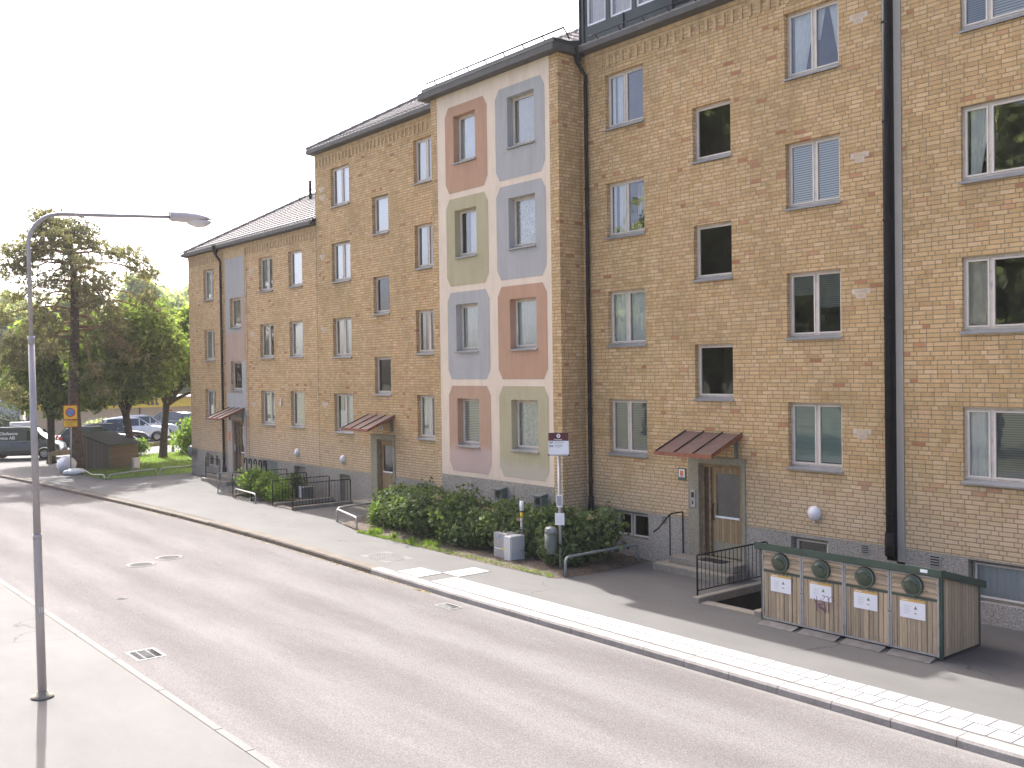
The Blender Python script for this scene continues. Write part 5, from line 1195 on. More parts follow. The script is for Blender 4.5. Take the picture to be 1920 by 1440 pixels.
# ================================================================== FAR CORNER: SMALL SHED, SIGNS, SACKS, FENCE
def shed_local():
    t = thing('storage_shed', (-52.25, 15.85, 0), 'small grey wooden storage shed with dark sloping felt roof', 'shed', rz=0)
    ang = R(119.7)
    t.rotation_euler = (0, 0, ang); ORG[t] = None
    W, Dp = 2.0, 1.75; h0, h1 = 1.72, 1.12     # local x: along the long brown side, y: depth
    b = MB(); b.prism([(-W / 2, 0), (W / 2, 0), (W / 2, h1 + .12), (-W / 2, h1 + .12)], 'y', -Dp / 2, -Dp / 2 + .05); b.build('long_wall', M['woodbrown'], t)
    for x in (-W / 2, W / 2 - .05): b = MB(); b.prism([(-Dp / 2 + .05, 0), (Dp / 2, 0), (Dp / 2, h0), (-Dp / 2 + .05, h1 + .12)], 'x', x, x + .05); b.build('end_wall', M['woodgrey'], t)
    b = MB(); b.box(-W / 2 + .05, W / 2 - .05, Dp / 2 - .05, Dp / 2, 0, h0); b.build('rear_wall', M['woodgrey'], t)
    b = MB(); b.prism([(-Dp / 2 - .15, h1 + .08), (Dp / 2 + .12, h0 + .04), (Dp / 2 + .12, h0 + .1), (-Dp / 2 - .15, h1 + .14)], 'x', -W / 2 - .12, W / 2 + .12); b.build('roof', M['felt'], t)
    b = MB(); b.box(-W / 2 - .02, -W / 2 + .06, -Dp / 2 - .02, -Dp / 2 + .06, 0, h1 + .1); b.build('corner_board', M['shedgreen'], t)
shed_local()
b = MB(); b.bbox(-50.75, -50.42, 16.45, 16.75, 0, .52, .03); b.box(-50.77, -50.40, 16.43, 16.77, .5, .55); o = b.build('waste_tub', M['cabw'], org=(-50.6, 16.6, 0)); meta(o, 'white plastic tub on the grass at the shed corner', 'tub')
b = MB(); b.bbox(-49.95, -49.75, 16.1, 16.4, 0, .14, .02); o = b.build('stone_block', M['concrete'], org=(-49.85, 16.2, 0)); meta(o, 'small pale block lying on the grass by the shed', 'block')
def lump(name, c, r, label, seed, flat=.9):
    rs = random.Random(seed); b = MB(); n, k = 26, 14; vs = []; ph = [rs.random() * 6 for _ in range(6)]
    for i in range(k + 1):
        th = PI * i / k
        for j in range(n):
            f = 2 * PI * j / n; q = 1 + .07 * math.sin(3 * f + ph[0] + 2 * th) + .05 * math.sin(7 * f + ph[1]) * math.sin(th * 3 + ph[2]) + .03 * math.sin(11 * f + ph[3] + 5 * th) + rs.uniform(-.035, .035)
            z = r[2] * math.cos(th) * q; z = max(z, -r[2] * flat)
            vs.append((c[0] + r[0] * math.sin(th) * math.cos(f) * q, c[1] + r[1] * math.sin(th) * math.sin(f) * q, c[2] + z))
    b.add(vs, [(i * n + j, i * n + (j + 1) % n, (i + 1) * n + (j + 1) % n, (i + 1) * n + j) for i in range(k) for j in range(n)], 0, True)
    o = b.build(name, M['sack'], org=(c[0], c[1], 0)); meta(o, label, 'wrapped sack', 'white wrapped sacks at the sign pole')
lump('wrapped_sack', (-51.45, 13.55, .36), (.42, .44, .40), 'big round white wrapped sack at the foot of the pine', 1)
lump('wrapped_sack', (-49.9, 13.5, .13), (.36, .5, .17), 'flat crumpled white sack on the asphalt in front of the round one', 5, .75)
# no-parking sign
t = thing('parking_sign', (-51.0, 13.5, 0), 'yellow no parking sign with text plate on a grey pole', 'road sign')
px_, py_ = -51.0, 13.62; b = MB(); b.tube([(px_, py_, 0), (px_ + .02, py_ + .1, 3.2)], .03, 8); b.build('pole', M['pipe'], t)
def face(u, z, d): return (px_ + .06 + d + u * .30, py_ + .04 + u * .93 - d * .2, z + .21)
def fq(b, u0, u1, z0, z1, d, mi): b.add([face(u0, z0, d), face(u1, z0, d), face(u1, z1, d), face(u0, z1, d)], [(0, 1, 2, 3)], mi)
b = MB(); 
def fslab(b, u0, u1, z0, z1, d0, d1, mi):
    vs = [face(u0, z0, d0), face(u1, z0, d0), face(u1, z1, d0), face(u0, z1, d0), face(u0, z0, d1), face(u1, z0, d1), face(u1, z1, d1), face(u0, z1, d1)]
    b.add(vs, [(0, 1, 2, 3), (4, 5, 6, 7), (0, 1, 5, 4), (1, 2, 6, 5), (2, 3, 7, 6), (3, 0, 4, 7)], mi)
fslab(b, -.34, .32, 2.38, 3.08, 0, .02, 1); fslab(b, -.31, .29, 2.41, 3.05, .0205, .024, 0)
def fdisc(b, r0, r1, z, d, mi, n=26):
    vs = [face(r * math.cos(2 * PI * i / n) - .01, z + r * math.sin(2 * PI * i / n), d) for r in (r0, r1) for i in range(n)]
    b.add(vs, [(i, (i + 1) % n, n + (i + 1) % n, n + i) for i in range(n)], mi)
fdisc(b, .225, .17, 2.73, .026, 1); fdisc(b, .171, .0, 2.73, .027, 2)
b.add([face(-.135, 2.83, .029), face(-.105, 2.86, .029), face(.115, 2.63, .029), face(.085, 2.6, .029)], [(0, 1, 2, 3)], 1)
b.build('sign_plate', [M['yellow'], M['red'], M['blue']], t)
b = MB(); fslab(b, -.36, .31, 2.02, 2.35, 0, .02, 1); fslab(b, -.34, .29, 2.04, 2.33, .0205, .024, 0); tp = b.build('text_plate', [M['yellow'], M['red']], t)
az = math.atan2(.954, .30)
text_mesh('Gäller tillfälligt', .085, face(-.27, 2.24, .03), az, M['blackp'], tp); text_mesh('vändplats', .075, face(-.2, 2.15, .03), az, M['blackp'], tp); text_mesh('0 - 24   24 m', .06, face(-.2, 2.07, .03), az, M['blackp'], tp)
# knee-high timber rail
t = thing('timber_fence', (-57.5, 14.4, 0), 'weathered knee high timber rail edging the parking place', 'fence')
FP = [(-57.0, 14.2), (-57.6, 16.2), (-58.8, 19.0), (-60.2, 22.0), (-61.4, 24.6), (-63.0, 28.0)]
for p in FP: b = MB(); b.bbox(p[0] - .07, p[0] + .07, p[1] - .07, p[1] + .07, 0, .62, .015); b.build('post', M['railwood'], t)
for p, q in zip(FP, FP[1:]):
    b = MB(); d = Vector((q[0] - p[0], q[1] - p[1], 0)).normalized() * 0; nx, ny = .1, .03
    b.add([(p[0] + nx, p[1], .42), (q[0] + nx, q[1], .42), (q[0] + nx, q[1], .68), (p[0] + nx, p[1], .68), (p[0] + nx - .03, p[1], .42), (q[0] + nx - .03, q[1], .42), (q[0] + nx - .03, q[1], .68), (p[0] + nx - .03, p[1], .68)], [(0, 1, 2, 3), (4, 5, 6, 7), (3, 2, 6, 7), (0, 1, 5, 4)]); b.build('rail', M['railwood'], t)
# round road sign
t = thing('road_sign', (-80, 29, 0), 'small round red and yellow road sign beyond the parked cars', 'road sign')
b = MB(); b.tube([(-80, 29, 0), (-80, 29, 1.4)], .04, 8); b.build('pole', M['pipe'], t)
b = MB(); b.lathe([(.32, 0), (.32, .02), (.23, .021)], (-79.95, 29, 1.5), axis='x', n=22, mi=1, sc=(1, 1.1)); b.lathe([(.24, .022), (0, .024)], (-79.95, 29, 1.5), axis='x', n=22, mi=0); b.box(-79.92, -79.915, 28.9, 29.1, 1.47, 1.52, 2); b.build('disc', [M['yellow'], M['red'], M['blackp']], t)

# ================================================================== VEHICLES
def wheel(t, x, y, r=.32, side=1):
    b = MB(); b.lathe([(r * .62, -.1), (r * .93, -.1), (r, -.06), (r, .06), (r * .93, .1), (r * .62, .1)], (x, y, r), axis='y', n=22); W = b.build('wheel', M['tyre'], t)
    b = MB(); yo = y + side * .103; b.lathe([(r * .63, 0), (r * .6, side * .01), (r * .52, -side * .02)], (x, yo, r), axis='y', n=20); b.lathe([(r * .16, 0), (r * .14, side * .02), (0, side * .02)], (x, yo, r), axis='y', n=10)
    for k in range(5):
        a = 2 * PI * k / 5 + .3; c_, s_ = math.cos(a), math.sin(a); u, v = r * .05, r * .1
        b.add([(x + c_ * r * .1 - s_ * v, yo, r + s_ * r * .1 + c_ * v), (x + c_ * r * .1 + s_ * v, yo, r + s_ * r * .1 - c_ * v), (x + c_ * r * .6 + s_ * u, yo + side * .005, r + s_ * r * .6 - c_ * u), (x + c_ * r * .6 - s_ * u, yo + side * .005, r + s_ * r * .6 + c_ * u)], [(0, 1, 2, 3)])
    b.build('rim', M['rim'], W)
    return W
def vehicle(name, loc, rz, label, cat, group, pm, L=4.6, WD=1.8, low=None, roof=None, van=False):
    """low: side outline of the lower body (x,z) clockwise; roof: cabin outline"""
    t = thing(name, loc, label, cat, group, rz); ORG[t] = None
    hw = WD / 2
    def yw(z, x, up): 
        e = max(0, abs(x) - L / 2 + .55) / .55
        return (hw - (max(0, z - .75) * (.16 if not van else .10)) - .10 * e * e) if not up else 0
    wb = L * .295 if not van else L * .30; r = .325
    # lower body: outline sampled along x with wheel arches
    N = 46; top = low; tops = lambda x: float(np.interp(x, [p[0] for p in top], [p[1] for p in top]))
    vs = []; fs = []; arch = r + .065
    def bot(x):
        z = .24 + max(0, abs(x) - L / 2 + .35) * .35
        for c in (-wb, wb * 1.02):
            d = abs(x - c)
            if d < arch: z = max(z, r + math.sqrt(arch * arch - d * d) * .98)
        return z
    xs = list(np.linspace(-L / 2, L / 2, N)) + [c + s_ * arch * q for c in (-wb, wb * 1.02) for s_ in (-1, 1) for q in (1.0, .97, .8)]
    xs = sorted(xs); n = len(xs)
    for x in xs:
        zt, zb = tops(x), bot(x); zm = min(.62, zt - .05); zm = max(zm, zb + .02)
        prof = [(0, zb), (yw(zb, x, 0) - .06, zb), (yw(zm, x, 0) , max(zm - .2, zb + .01)), (yw(zm, x, 0) + .015, zm), (yw(zt, x, 0) - .02, zt - .06 if zt - .06 > zm else zm + .005), (yw(zt, x, 0) - .09, zt), (0, zt + .025)]
        for (y, z) in prof: vs.append((x, y, z))
        for (y, z) in prof: vs.append((x, -y, z))
    for i in range(n - 1):
        for k in range(6):
            for o_ in (0, 7): q = (i * 14 + o_ + k, i * 14 + o_ + k + 1, (i + 1) * 14 + o_ + k + 1, (i + 1) * 14 + o_ + k); fs.append(q if o_ == 0 else q[::-1])
    for i in (0, n - 1):
        for k in range(6): fs.append((i * 14 + k, i * 14 + k + 1, i * 14 + 7 + k + 1, i * 14 + 7 + k))
    b = MB(); b.add(vs, fs, 0, True); body = b.build('body', pm, t)
    # cabin
    zb0 = roof[0][1]; C = roof; hi = hw - .07; ht = hw - (.26 if not van else .16)
    def cy(z): zt = max(p[1] for p in C); f = (z - zb0) / (zt - zb0); return hi - .04 + (ht - hi) * f
    k = len(C); vs = [(p[0], cy(p[1]), p[1]) for p in C] + [(p[0], -cy(p[1]), p[1]) for p in C]
    b = MB(); b.add(vs, [tuple(range(k)), tuple(range(k, 2 * k))[::-1]] + [(i, (i + 1) % k, k + (i + 1) % k, k + i) for i in range(k)], 0); cab = b.build('cabin', pm, t, bevel=.035)
    # windows
    def sidewin(x0b, x0t, x1t, x1b, z0, z1):
        for s_ in (1, -1):
            b = MB(); pts = [(x0b, z0), (x0t, z1), (x1t, z1), (x1b, z0)]
            b.add([(p[0], s_ * (cy(p[1]) + .012), p[1]) for p in pts], [(0, 1, 2, 3)]); b.build('side_window', M['carglass'], cab)
    def endwin(p, q, name):      # p lower, q upper
        dx = .02 if p[0] > 0 else -.02; b = MB(); v = Vector((q[0] - p[0], 0, q[1] - p[1])); p2 = Vector((p[0], 0, p[1])) + v * .08; q2 = Vector((p[0], 0, p[1])) + v * .94
        b.add([(p2.x + dx, cy(p2.z) - .06, p2.z + .012), (p2.x + dx, -cy(p2.z) + .06, p2.z + .012), (q2.x + dx, -cy(q2.z) + .06, q2.z + .012), (q2.x + dx, cy(q2.z) - .06, q2.z + .012)], [(0, 1, 2, 3)]); b.build(name, M['carglass'], cab)
    zt = max(p[1] for p in C) - .07; zb1 = zb0 + .05
    if van:
        sidewin(.42, .42, .98, 1.42, zb1 + .02, zt - .1)
    else:
        xr, xf = C[0], C[-1]; 
        sidewin(C[0][0] + .16, C[1][0] + .12, -.62, -.62, zb1, zt); sidewin(-.56, -.56, .22, .22, zb1, zt); sidewin(.28, .28, C[-2][0] - .06, C[-1][0] - .18, zb1, zt)
        endwin(C[0], C[1], 'rear_window')
    endwin(C[-1], C[-2], 'windscreen')
    for s_ in (1, -1):
        wheel(t, -wb, s_ * (hw - .11), r, s_); wheel(t, wb * 1.02, s_ * (hw - .11), r, s_)
        zt_ = tops(L / 2 - .2); b = MB(); b.add([(L / 2 - .42, s_ * (hw - .075), zt_ - .10), (L / 2 - .06, s_ * (hw - .23), zt_ - .16), (L / 2 - .03, s_ * (hw - .45), zt_ - .17), (L / 2 - .0, s_ * (hw - .45), zt_ - .29), (L / 2 - .03, s_ * (hw - .20), zt_ - .3), (L / 2 - .3, s_ * (hw - .06), zt_ - .27)], [(0, 1, 2, 3, 4, 5)]); b.build('headlight', M['chrome'], t)
        zr_ = tops(-L / 2 + .1); b = MB(); b.bbox(-L / 2 - .01, -L / 2 + .22, s_ * (hw - .12) - .09, s_ * (hw - .12) + .09, zr_ - .25, zr_ - .03, .02); b.build('tail_light', M['redlens'], t)
        xm = C[-1][0] - .45; b = MB(); b.bbox(xm - .05, xm + .06, s_ * (hw + .1) - .1, s_ * (hw + .1) + .08, zb0 - .01, zb0 + .14, .03); b.build('mirror', pm if not van else M['trim'], t)
    b = MB(); b.box(L / 2 - .10, L / 2 + .012, -hw * .55, hw * .55, .38, .58); b.box(-L / 2 - .012, -L / 2 + .1, -hw * .6, hw * .6, .3, .45); b.build('bumper_grille', M['trim'], t)
    for s_ in (1, -1):
        b = MB()
        for x in ((-.6, .27) if not van else (-.35, .4)): b.box(x - .006, x + .006, s_ * (hw - .01) - .008, s_ * (hw - .01) + .008, .4, .85 if not van else 1.0)
        b.build('door_gap', M['trim'], t)
        b = MB()
        for x in ((-.5, .37) if not van else (.2, .62)): b.bbox(x, x + .2, s_ * (hw - .02) - .02, s_ * (hw - .02) + .02, .78 if not van else .98, .82 if not van else 1.02, .005)
        b.build('door_handle', M['trim'] if van else pm, t)
    if van:
        for s_ in (1, -1): b = MB(); b.box(-wb + .42, wb - .42, s_ * (hw - .005) - .012, s_ * (hw - .005) + .015, .46, .60); b.build('side_strip', M['trim'], t)
    return t, cab
VL = [(-2.2, .9), (-2.15, 1.02), (-1.5, 1.08), (1.1, 1.08), (1.35, 1.05), (1.9, .93), (2.12, .80), (2.2, .55)]
VR = [(-2.16, 1.02), (-2.08, 1.72), (-1.8, 1.80), (0.35, 1.81), (.62, 1.77), (1.62, 1.02)]
vt, vc = vehicle('delivery_van', (-61.75, 13.95, 0), R(62), 'dark grey delivery van with white lettering, parked behind the street lamp', 'van', None, M['vanp'], 4.4, 1.82, VL, VR, van=True)
for txt, z, x, sz in (('Olofssons', 1.42, -1.02, .24), ('Byggservice AB', 1.17, -1.75, .25)): text_mesh(txt, sz, (x, -.80 + (z - 1.1) * .06, z), 0, M['white'], vc, local=True, bold=.004, rx=PI / 2 - .06)
CL = [(-2.3, .7), (-2.25, .95), (-1.9, .98), (.9, .97), (1.2, .95), (1.9, .84), (2.22, .68), (2.3, .5)]
CR = [(-2.2, .96), (-1.78, 1.38), (-1.2, 1.46), (.1, 1.45), (.3, 1.42), (1.15, .95)]
SL = [(-2.3, .8), (-2.25, 1.1), (-1.9, 1.12), (.9, 1.1), (1.25, 1.06), (1.95, .96), (2.22, .8), (2.3, .5)]
SR = [(-2.2, 1.08), (-1.95, 1.6), (-1.2, 1.7), (0.0, 1.69), (.25, 1.64), (1.05, 1.06)]
g_ = 'cars parked in the row behind the timber rail'
vehicle('parked_car', (-66.0, 19.3, 0), R(80), 'dark blue estate car parked behind the pine trunk and small shed', 'car', g_, M['darkp'], 4.7, 1.85, CL, CR)
vehicle('parked_car', (-68.8, 21.0, 0), R(80), 'black estate car between the dark blue one and the white one', 'car', g_, M['blackpt'], 4.7, 1.85, CL, CR)
vehicle('parked_car', (-71.5, 23.4, 0), R(80), 'white car with raised roof parked between the two maple trunks', 'car', g_, M['whitep'], 4.6, 1.85, SL, SR)
vehicle('parked_car', (-74.3, 25.1, 0), R(80), 'silver white car farthest along the row, nose beside the right maple trunk', 'car', g_, M['silverp'], 4.6, 1.85, SL, SR)
vehicle('parked_car', (-79.0, 28.6, 0), R(205), 'dark car seen from behind with red tail lights, beyond the row', 'car', 'cars standing apart in the parking place', M['darkp'], 4.6, 1.85, SL, SR)
vehicle('parked_car', (-82.0, 15.6, 0), R(75), 'black car partly hidden behind the street lamp and the van roof', 'car', 'cars standing apart in the parking place', M['blackpt'], 4.5, 1.8, CL, CR)
vehicle('parked_car', (-84.0, 9.6, 0), R(70), 'white car at the left edge above the van roof', 'car', 'cars standing apart in the parking place', M['whitep'], 4.5, 1.8, SL, SR)

# ================================================================== BUILDINGS IN THE DISTANCE
t = thing('shop_building', (-117, 35, -2.4), 'low brick shop building with yellow sign bands behind the trees', 'shop')
ang = math.atan2(.965, .26); ux, uy = math.cos(ang), math.sin(ang); GZ = -2.4
def sp(s, z, d=0): return (-119 + ux * s + uy * d, 27.2 + uy * s - ux * d, GZ + z)
def sbox(b, s0, s1, z0, z1, d0, d1, mi=0):
    vs = [sp(s0, z0, d0), sp(s1, z0, d0), sp(s1, z0, d1), sp(s0, z0, d1), sp(s0, z1, d0), sp(s1, z1, d0), sp(s1, z1, d1), sp(s0, z1, d1)]
    b.add(vs, [(0, 1, 2, 3), (4, 5, 6, 7), (0, 1, 5, 4), (1, 2, 6, 5), (2, 3, 7, 6), (3, 0, 4, 7)], mi)
b = MB(); sbox(b, 0, 34, 0, 3.3, -12, 0); b.build('wall', M['brick_far'], t)
b = MB(); sbox(b, -.4, 34.5, 4.35, 4.5, -12.4, 1.2); b.build('roof', M['zinc'], t)
b = MB(); sbox(b, -.2, 34.2, 3.3, 4.35, -11, .6); fb = b.build('fascia_band', M['yellow'], t)
b = MB()
for s0 in (2.5, 3.3, 9.0, 12.6, 13.0, 13.5, 20): sbox(b, s0, s0 + .22, 3.55, 4.05, .605, .62); sbox(b, s0 + .22, s0 + .35, 3.55, 3.75, .605, .62)
b.build('sign_marks', M['blackp'], fb)
b = MB(); sbox(b, 13.9, 14.9, 0, 2.2, 0, .06); b.build('door', M['bluegrey'], t); b = MB(); sbox(b, 15.4, 16.3, 1.0, 2.4, 0, .08, 0); sbox(b, 15.5, 16.2, 1.1, 2.1, .081, .1, 1); sbox(b, 15.5, 16.2, 2.2, 2.32, .081, .1, 2); b.build('poster_case', [M['white'], M['lace'], M['blackp']], t)
b = MB(); sbox(b, 16.9, 21, 1.35, 2.4, 0, .15); yb_ = b.build('sign_panel', M['yellow'], t); b = MB(); sbox(b, 17.1, 17.9, 1.95, 2.03, .155, .165); sbox(b, 17.1, 17.9, 1.65, 1.73, .155, .165); sbox(b, 18.6, 19.6, 2.1, 2.2, .155, .165); sbox(b, 19.8, 20.3, 1.75, 1.83, .155, .165); b.build('sign_marks', M['blackp'], yb_)
for s0 in (.3, 11.8): b = MB(); b.tube([sp(s0, 0, .5), sp(s0, 4.3, .5)], .1, 8); b.build('column', M['pipegreen'], t)
t = thing('patterned_hall', (-135, 28, -2.4), 'low pale hall with a lattice patterned wall at the left edge', 'hall')
def hp(s, z, d=0): return (-135 + ux * (s - 9) + uy * d, 30.2 + uy * (s - 9) - ux * d, GZ + z)
def hbox(b, s0, s1, z0, z1, d0, d1, mi=0):
    vs = [hp(s0, z0, d0), hp(s1, z0, d0), hp(s1, z0, d1), hp(s0, z0, d1), hp(s0, z1, d0), hp(s1, z1, d0), hp(s1, z1, d1), hp(s0, z1, d1)]
    b.add(vs, [(0, 1, 2, 3), (4, 5, 6, 7), (0, 1, 5, 4), (1, 2, 6, 5), (2, 3, 7, 6), (3, 0, 4, 7)], mi)
b = MB(); hbox(b, -10, 9, 0, 4.0, -10, 0); b.build('wall', M['cab'], t)
b = MB(); hbox(b, -10.2, 9.4, 4.0, 4.25, -10, .5); b.build('roof_edge', M['white'], t)
b = MB()
for i in range(33):
    s0 = -9.5 + i * .56
    for j, (z0, z1) in enumerate(((.1, 1.4), (1.4, 2.7), (2.7, 4.0))):
        c_ = s0 + (.28 if j % 2 else 0)
        if c_ > 8.7: continue
        for (a, z_a), (c2, z_c) in (((c_ - .26, (z0 + z1) / 2), (c_, z1)), ((c_, z1), (c_ + .26, (z0 + z1) / 2)), ((c_ + .26, (z0 + z1) / 2), (c_, z0)), ((c_, z0), (c_ - .26, (z0 + z1) / 2))): b.tube([hp(a, z_a, .03), hp(c2, z_c, .03)], .045, 4, cap=False)
b.build('lattice', M['white'], t)
b = MB()
for i in range(4):
    for c_, z0, z1 in ((5.5 + i * .56, 1.75, 2.35), (5.78 + i * .56 * 1, .8, 1.3)): b.add([hp(c_ - .13, (z0 + z1) / 2, .05), hp(c_, z0, .05), hp(c_ + .13, (z0 + z1) / 2, .05), hp(c_, z1, .05)], [(0, 1, 2, 3)])
b.build('lattice_opening', M['pipegreen'], t)
# electrical boxes and a low gate far off
t = thing('notice_cabinet', (-76, 16.9, 0), 'pale cabinet standing behind the no parking sign', 'cabinet')
b = MB(); b.bbox(-76.3, -75.9, 16.4, 17.9, 0, 1.5, .03); b.build('cabinet_body', M['cabw'], t); b = MB(); b.box(-75.895, -75.88, 16.5, 17.1, .3, 1.3); b.build('door', M['white'], t)
t = thing('steel_fence', (-78, 13.5, 0), 'low steel fence with pale posts beyond the van', 'fence')
for y in np.arange(12.2, 16.2, 1.25): b = MB(); b.tube([(-78, y, 0), (-78, y, 1.6)], .05, 6); b.build('post', M['pipe'], t)
for z in (.8, 1.5): b = MB(); b.tube([(-78, 12.2, z), (-78, 16.0, z)], .035, 6); b.build('rail', M['pipe'], t)

# ================================================================== TREES AND SHRUBS
def limb(b, p, q, r0, r1, sag=.0, n=6, mi=0, wig=.08):
    p, q = Vector(p), Vector(q); L = (q - p).length; pts = []
    for i in range(n + 1):
        f = i / n; v = p.lerp(q, f); v.z += sag * math.sin(PI * f) * L
        if 0 < i < n: v += Vector((rnd.uniform(-1, 1), rnd.uniform(-1, 1), rnd.uniform(-1, 1))) * wig * L * .25
        pts.append(v)
    b.tube(pts, [r0 + (r1 - r0) * i / n for i in range(n + 1)], 7, mi); return pts
def broadleaf(name, label, loc, trunk_top, blobs, n, size, leafm, cat='tree', group=None, r=.22, seed=1, lean=(0, 0), forks=7):
    t = thing(name, loc, label, cat, group); ORG[t] = None
    rnd.seed(seed); b = MB(); tt = Vector((lean[0], lean[1], trunk_top)); b.tube([(0, 0, -.1), (.0, 0, .15), (lean[0] * .3, lean[1] * .3, trunk_top * .4), tt], [r * 1.6, r * 1.1, r * .9, r * .85], 10)
    for (c, rr, w_) in blobs[:forks]:
        c = Vector(c); m = tt.lerp(c, .5) + Vector((0, 0, .15)); pts = limb(b, tt - Vector((0, 0, .15)), m, r * .6, r * .3, .05, 4); limb(b, m, c, r * .3, r * .12, .05, 4)
        for k in range(4):
            e = c + Vector((rnd.uniform(-1, 1) * rr[0], rnd.uniform(-1, 1) * rr[1], rnd.uniform(-.4, 1) * rr[2])) * .8; limb(b, m.lerp(c, rnd.uniform(.2, 1)), e, r * .13, .015, .03, 4, wig=.15)
    b.build('trunk', M['bark'], t)
    leaf_cloud(blobs, n, size, 'crown', leafm, t, seed=seed, local=True, spread=.2)
    return t
def bl(*L): return [((x, y, z), (r, r, r * .85), 1) for (x, y, z, r) in L]
g_ = 'leafy maples round the parking place'
broadleaf('maple_tree', 'dark green maple just right of the pine, forked trunk behind the storage shed', (-52.6, 17.15, 0), 2.7,
          bl((0, -1.3, 5.2, 1.7), (.3, .2, 6.6, 1.9), (0, 1.4, 5.6, 1.5), (-.6, -.8, 4.3, 1.1), (1.1, .4, 4.6, 1.3), (-.9, .9, 4.6, 1.2), (1.0, -1.7, 4.4, 1.0), (.2, -2.2, 3.5, .7)), 26000, .15, M['leaf'], group=g_, seed=11, lean=(0, -.35))
broadleaf('maple_tree', 'light green maple nearest the building, dark trunk on the lawn', (-56.0, 19.9, 0), 3.1,
          bl((0, -.2, 6.9, 1.9), (.3, 1.5, 6.2, 1.8), (0, -1.7, 6.2, 1.6), (.5, 2.7, 5.2, 1.5), (.2, 3.4, 6.4, 1.4), (0, .6, 5.3, 1.3), (.6, 3.4, 4.0, .9), (-.3, -1.9, 4.7, 1.1), (.6, 1.6, 7.6, 1.1)), 30000, .16, M['leaf'], group=g_, seed=23, lean=(0, .25))
broadleaf('maple_tree', 'low dark maple behind the pine trunk and the yellow sign', (-57.5, 14.4, 0), 2.6,
          bl((0, -.6, 5.1, 1.6), (0, .8, 5.6, 1.7), (-.5, -.9, 3.9, 1.1), (0, .2, 3.9, 1.2), (.3, 1.4, 4.1, 1.2), (0, -.2, 6.8, 1.3), (.3, .3, 2.9, .7)), 24000, .15, M['leaf'], group=g_, seed=31)
# the pine
t = thing('pine_tree', (-51.8, 14.15, 0), 'tall old pine with drooping boughs and orange upper limbs', 'tree'); ORG[t] = None
rnd.seed(5); b = MB()
tr = [(0, 0, -.1), (0, 0, .3), (0.02, -.1, 3), (0, -.02, 6), (0, .05, 8.6), (0, .0, 10.2), (0, -.25, 11.3), (.0, -.75, 12.3)]
b.tube(tr, [.42, .33, .29, .25, .2, .15, .1, .05], 12); PT = b.build('trunk', M['pinebark'], t)
b = MB(); tufts = []
def tz(z):
    for p, q in zip(tr, tr[1:]):
        if p[2] <= z <= q[2]: f = (z - p[2]) / (q[2] - p[2]); return Vector(p).lerp(Vector(q), f)
    return Vector(tr[-1])
boughs = []
for i in range(32):
    z = 6.4 + 5.6 * (i / 31) ** .9; a = i * 2.4 + rnd.uniform(-.4, .4)
    reach = float(np.interp(z, [5, 6.5, 8.5, 10.5, 11.5, 12.3], [2.3, 3.0, 2.7, 2.6, 1.8, .9])) * rnd.uniform(.75, 1.1); drop = float(np.interp(z, [5, 8, 10.5, 12], [2.6, 1.7, .5, -.25])) * rnd.uniform(.7, 1.2)
    p = tz(z); q = p + Vector((math.cos(a) * reach, math.sin(a) * reach, -drop)); m = p.lerp(q, .45) + Vector((0, 0, drop * .35 + .18))
    P = limb(b, p, m, .075, .045, .03, 4, wig=.1) + limb(b, m, q, .045, .018, .04, 4, wig=.12)
    for f in (.62, .78, .9, 1.0):
        c = P[int(f * (len(P) - 1))]; k = 2 if f < .7 else 4
        for _ in range(k): e = c + Vector((rnd.uniform(-1, 1), rnd.uniform(-1, 1), rnd.uniform(-.35, .45))) * (.62 if f > .7 else .4); limb(b, c, e, .014, .006, 0, 3); boughs.append(e)
for y, z in ((-2.7, 10.7), (-2.2, 10.9), (3.2, 10.4), (3.6, 9.9), (2.6, 10.9), (-3.1, 9.9), (3.9, 7.9), (3.4, 8.6), (-3.3, 7.6), (-3.0, 6.2), (-3.5, 5.2), (4.0, 6.6)):
    p = tz(max(6.0, z + .3)); limb(b, p, (rnd.uniform(-.4, .4), y, z), .065, .02, .1, 6)
    for _ in range(11): boughs.append(Vector((rnd.uniform(-.7, .7), y + rnd.uniform(-.55, .55), z + rnd.uniform(-.35, .35))))
for _ in range(30): boughs.append(Vector((rnd.uniform(-.7, .7), -.7 + rnd.uniform(-1.0, 1.0), 12.1 + rnd.uniform(-.9, .6))))
for _ in range(34): boughs.append(Vector((rnd.uniform(-1.2, 1.2), -2.9 + rnd.uniform(-.7, .6), rnd.uniform(3.4, 6.6))))
b.build('boughs', M['pinetop'], t)
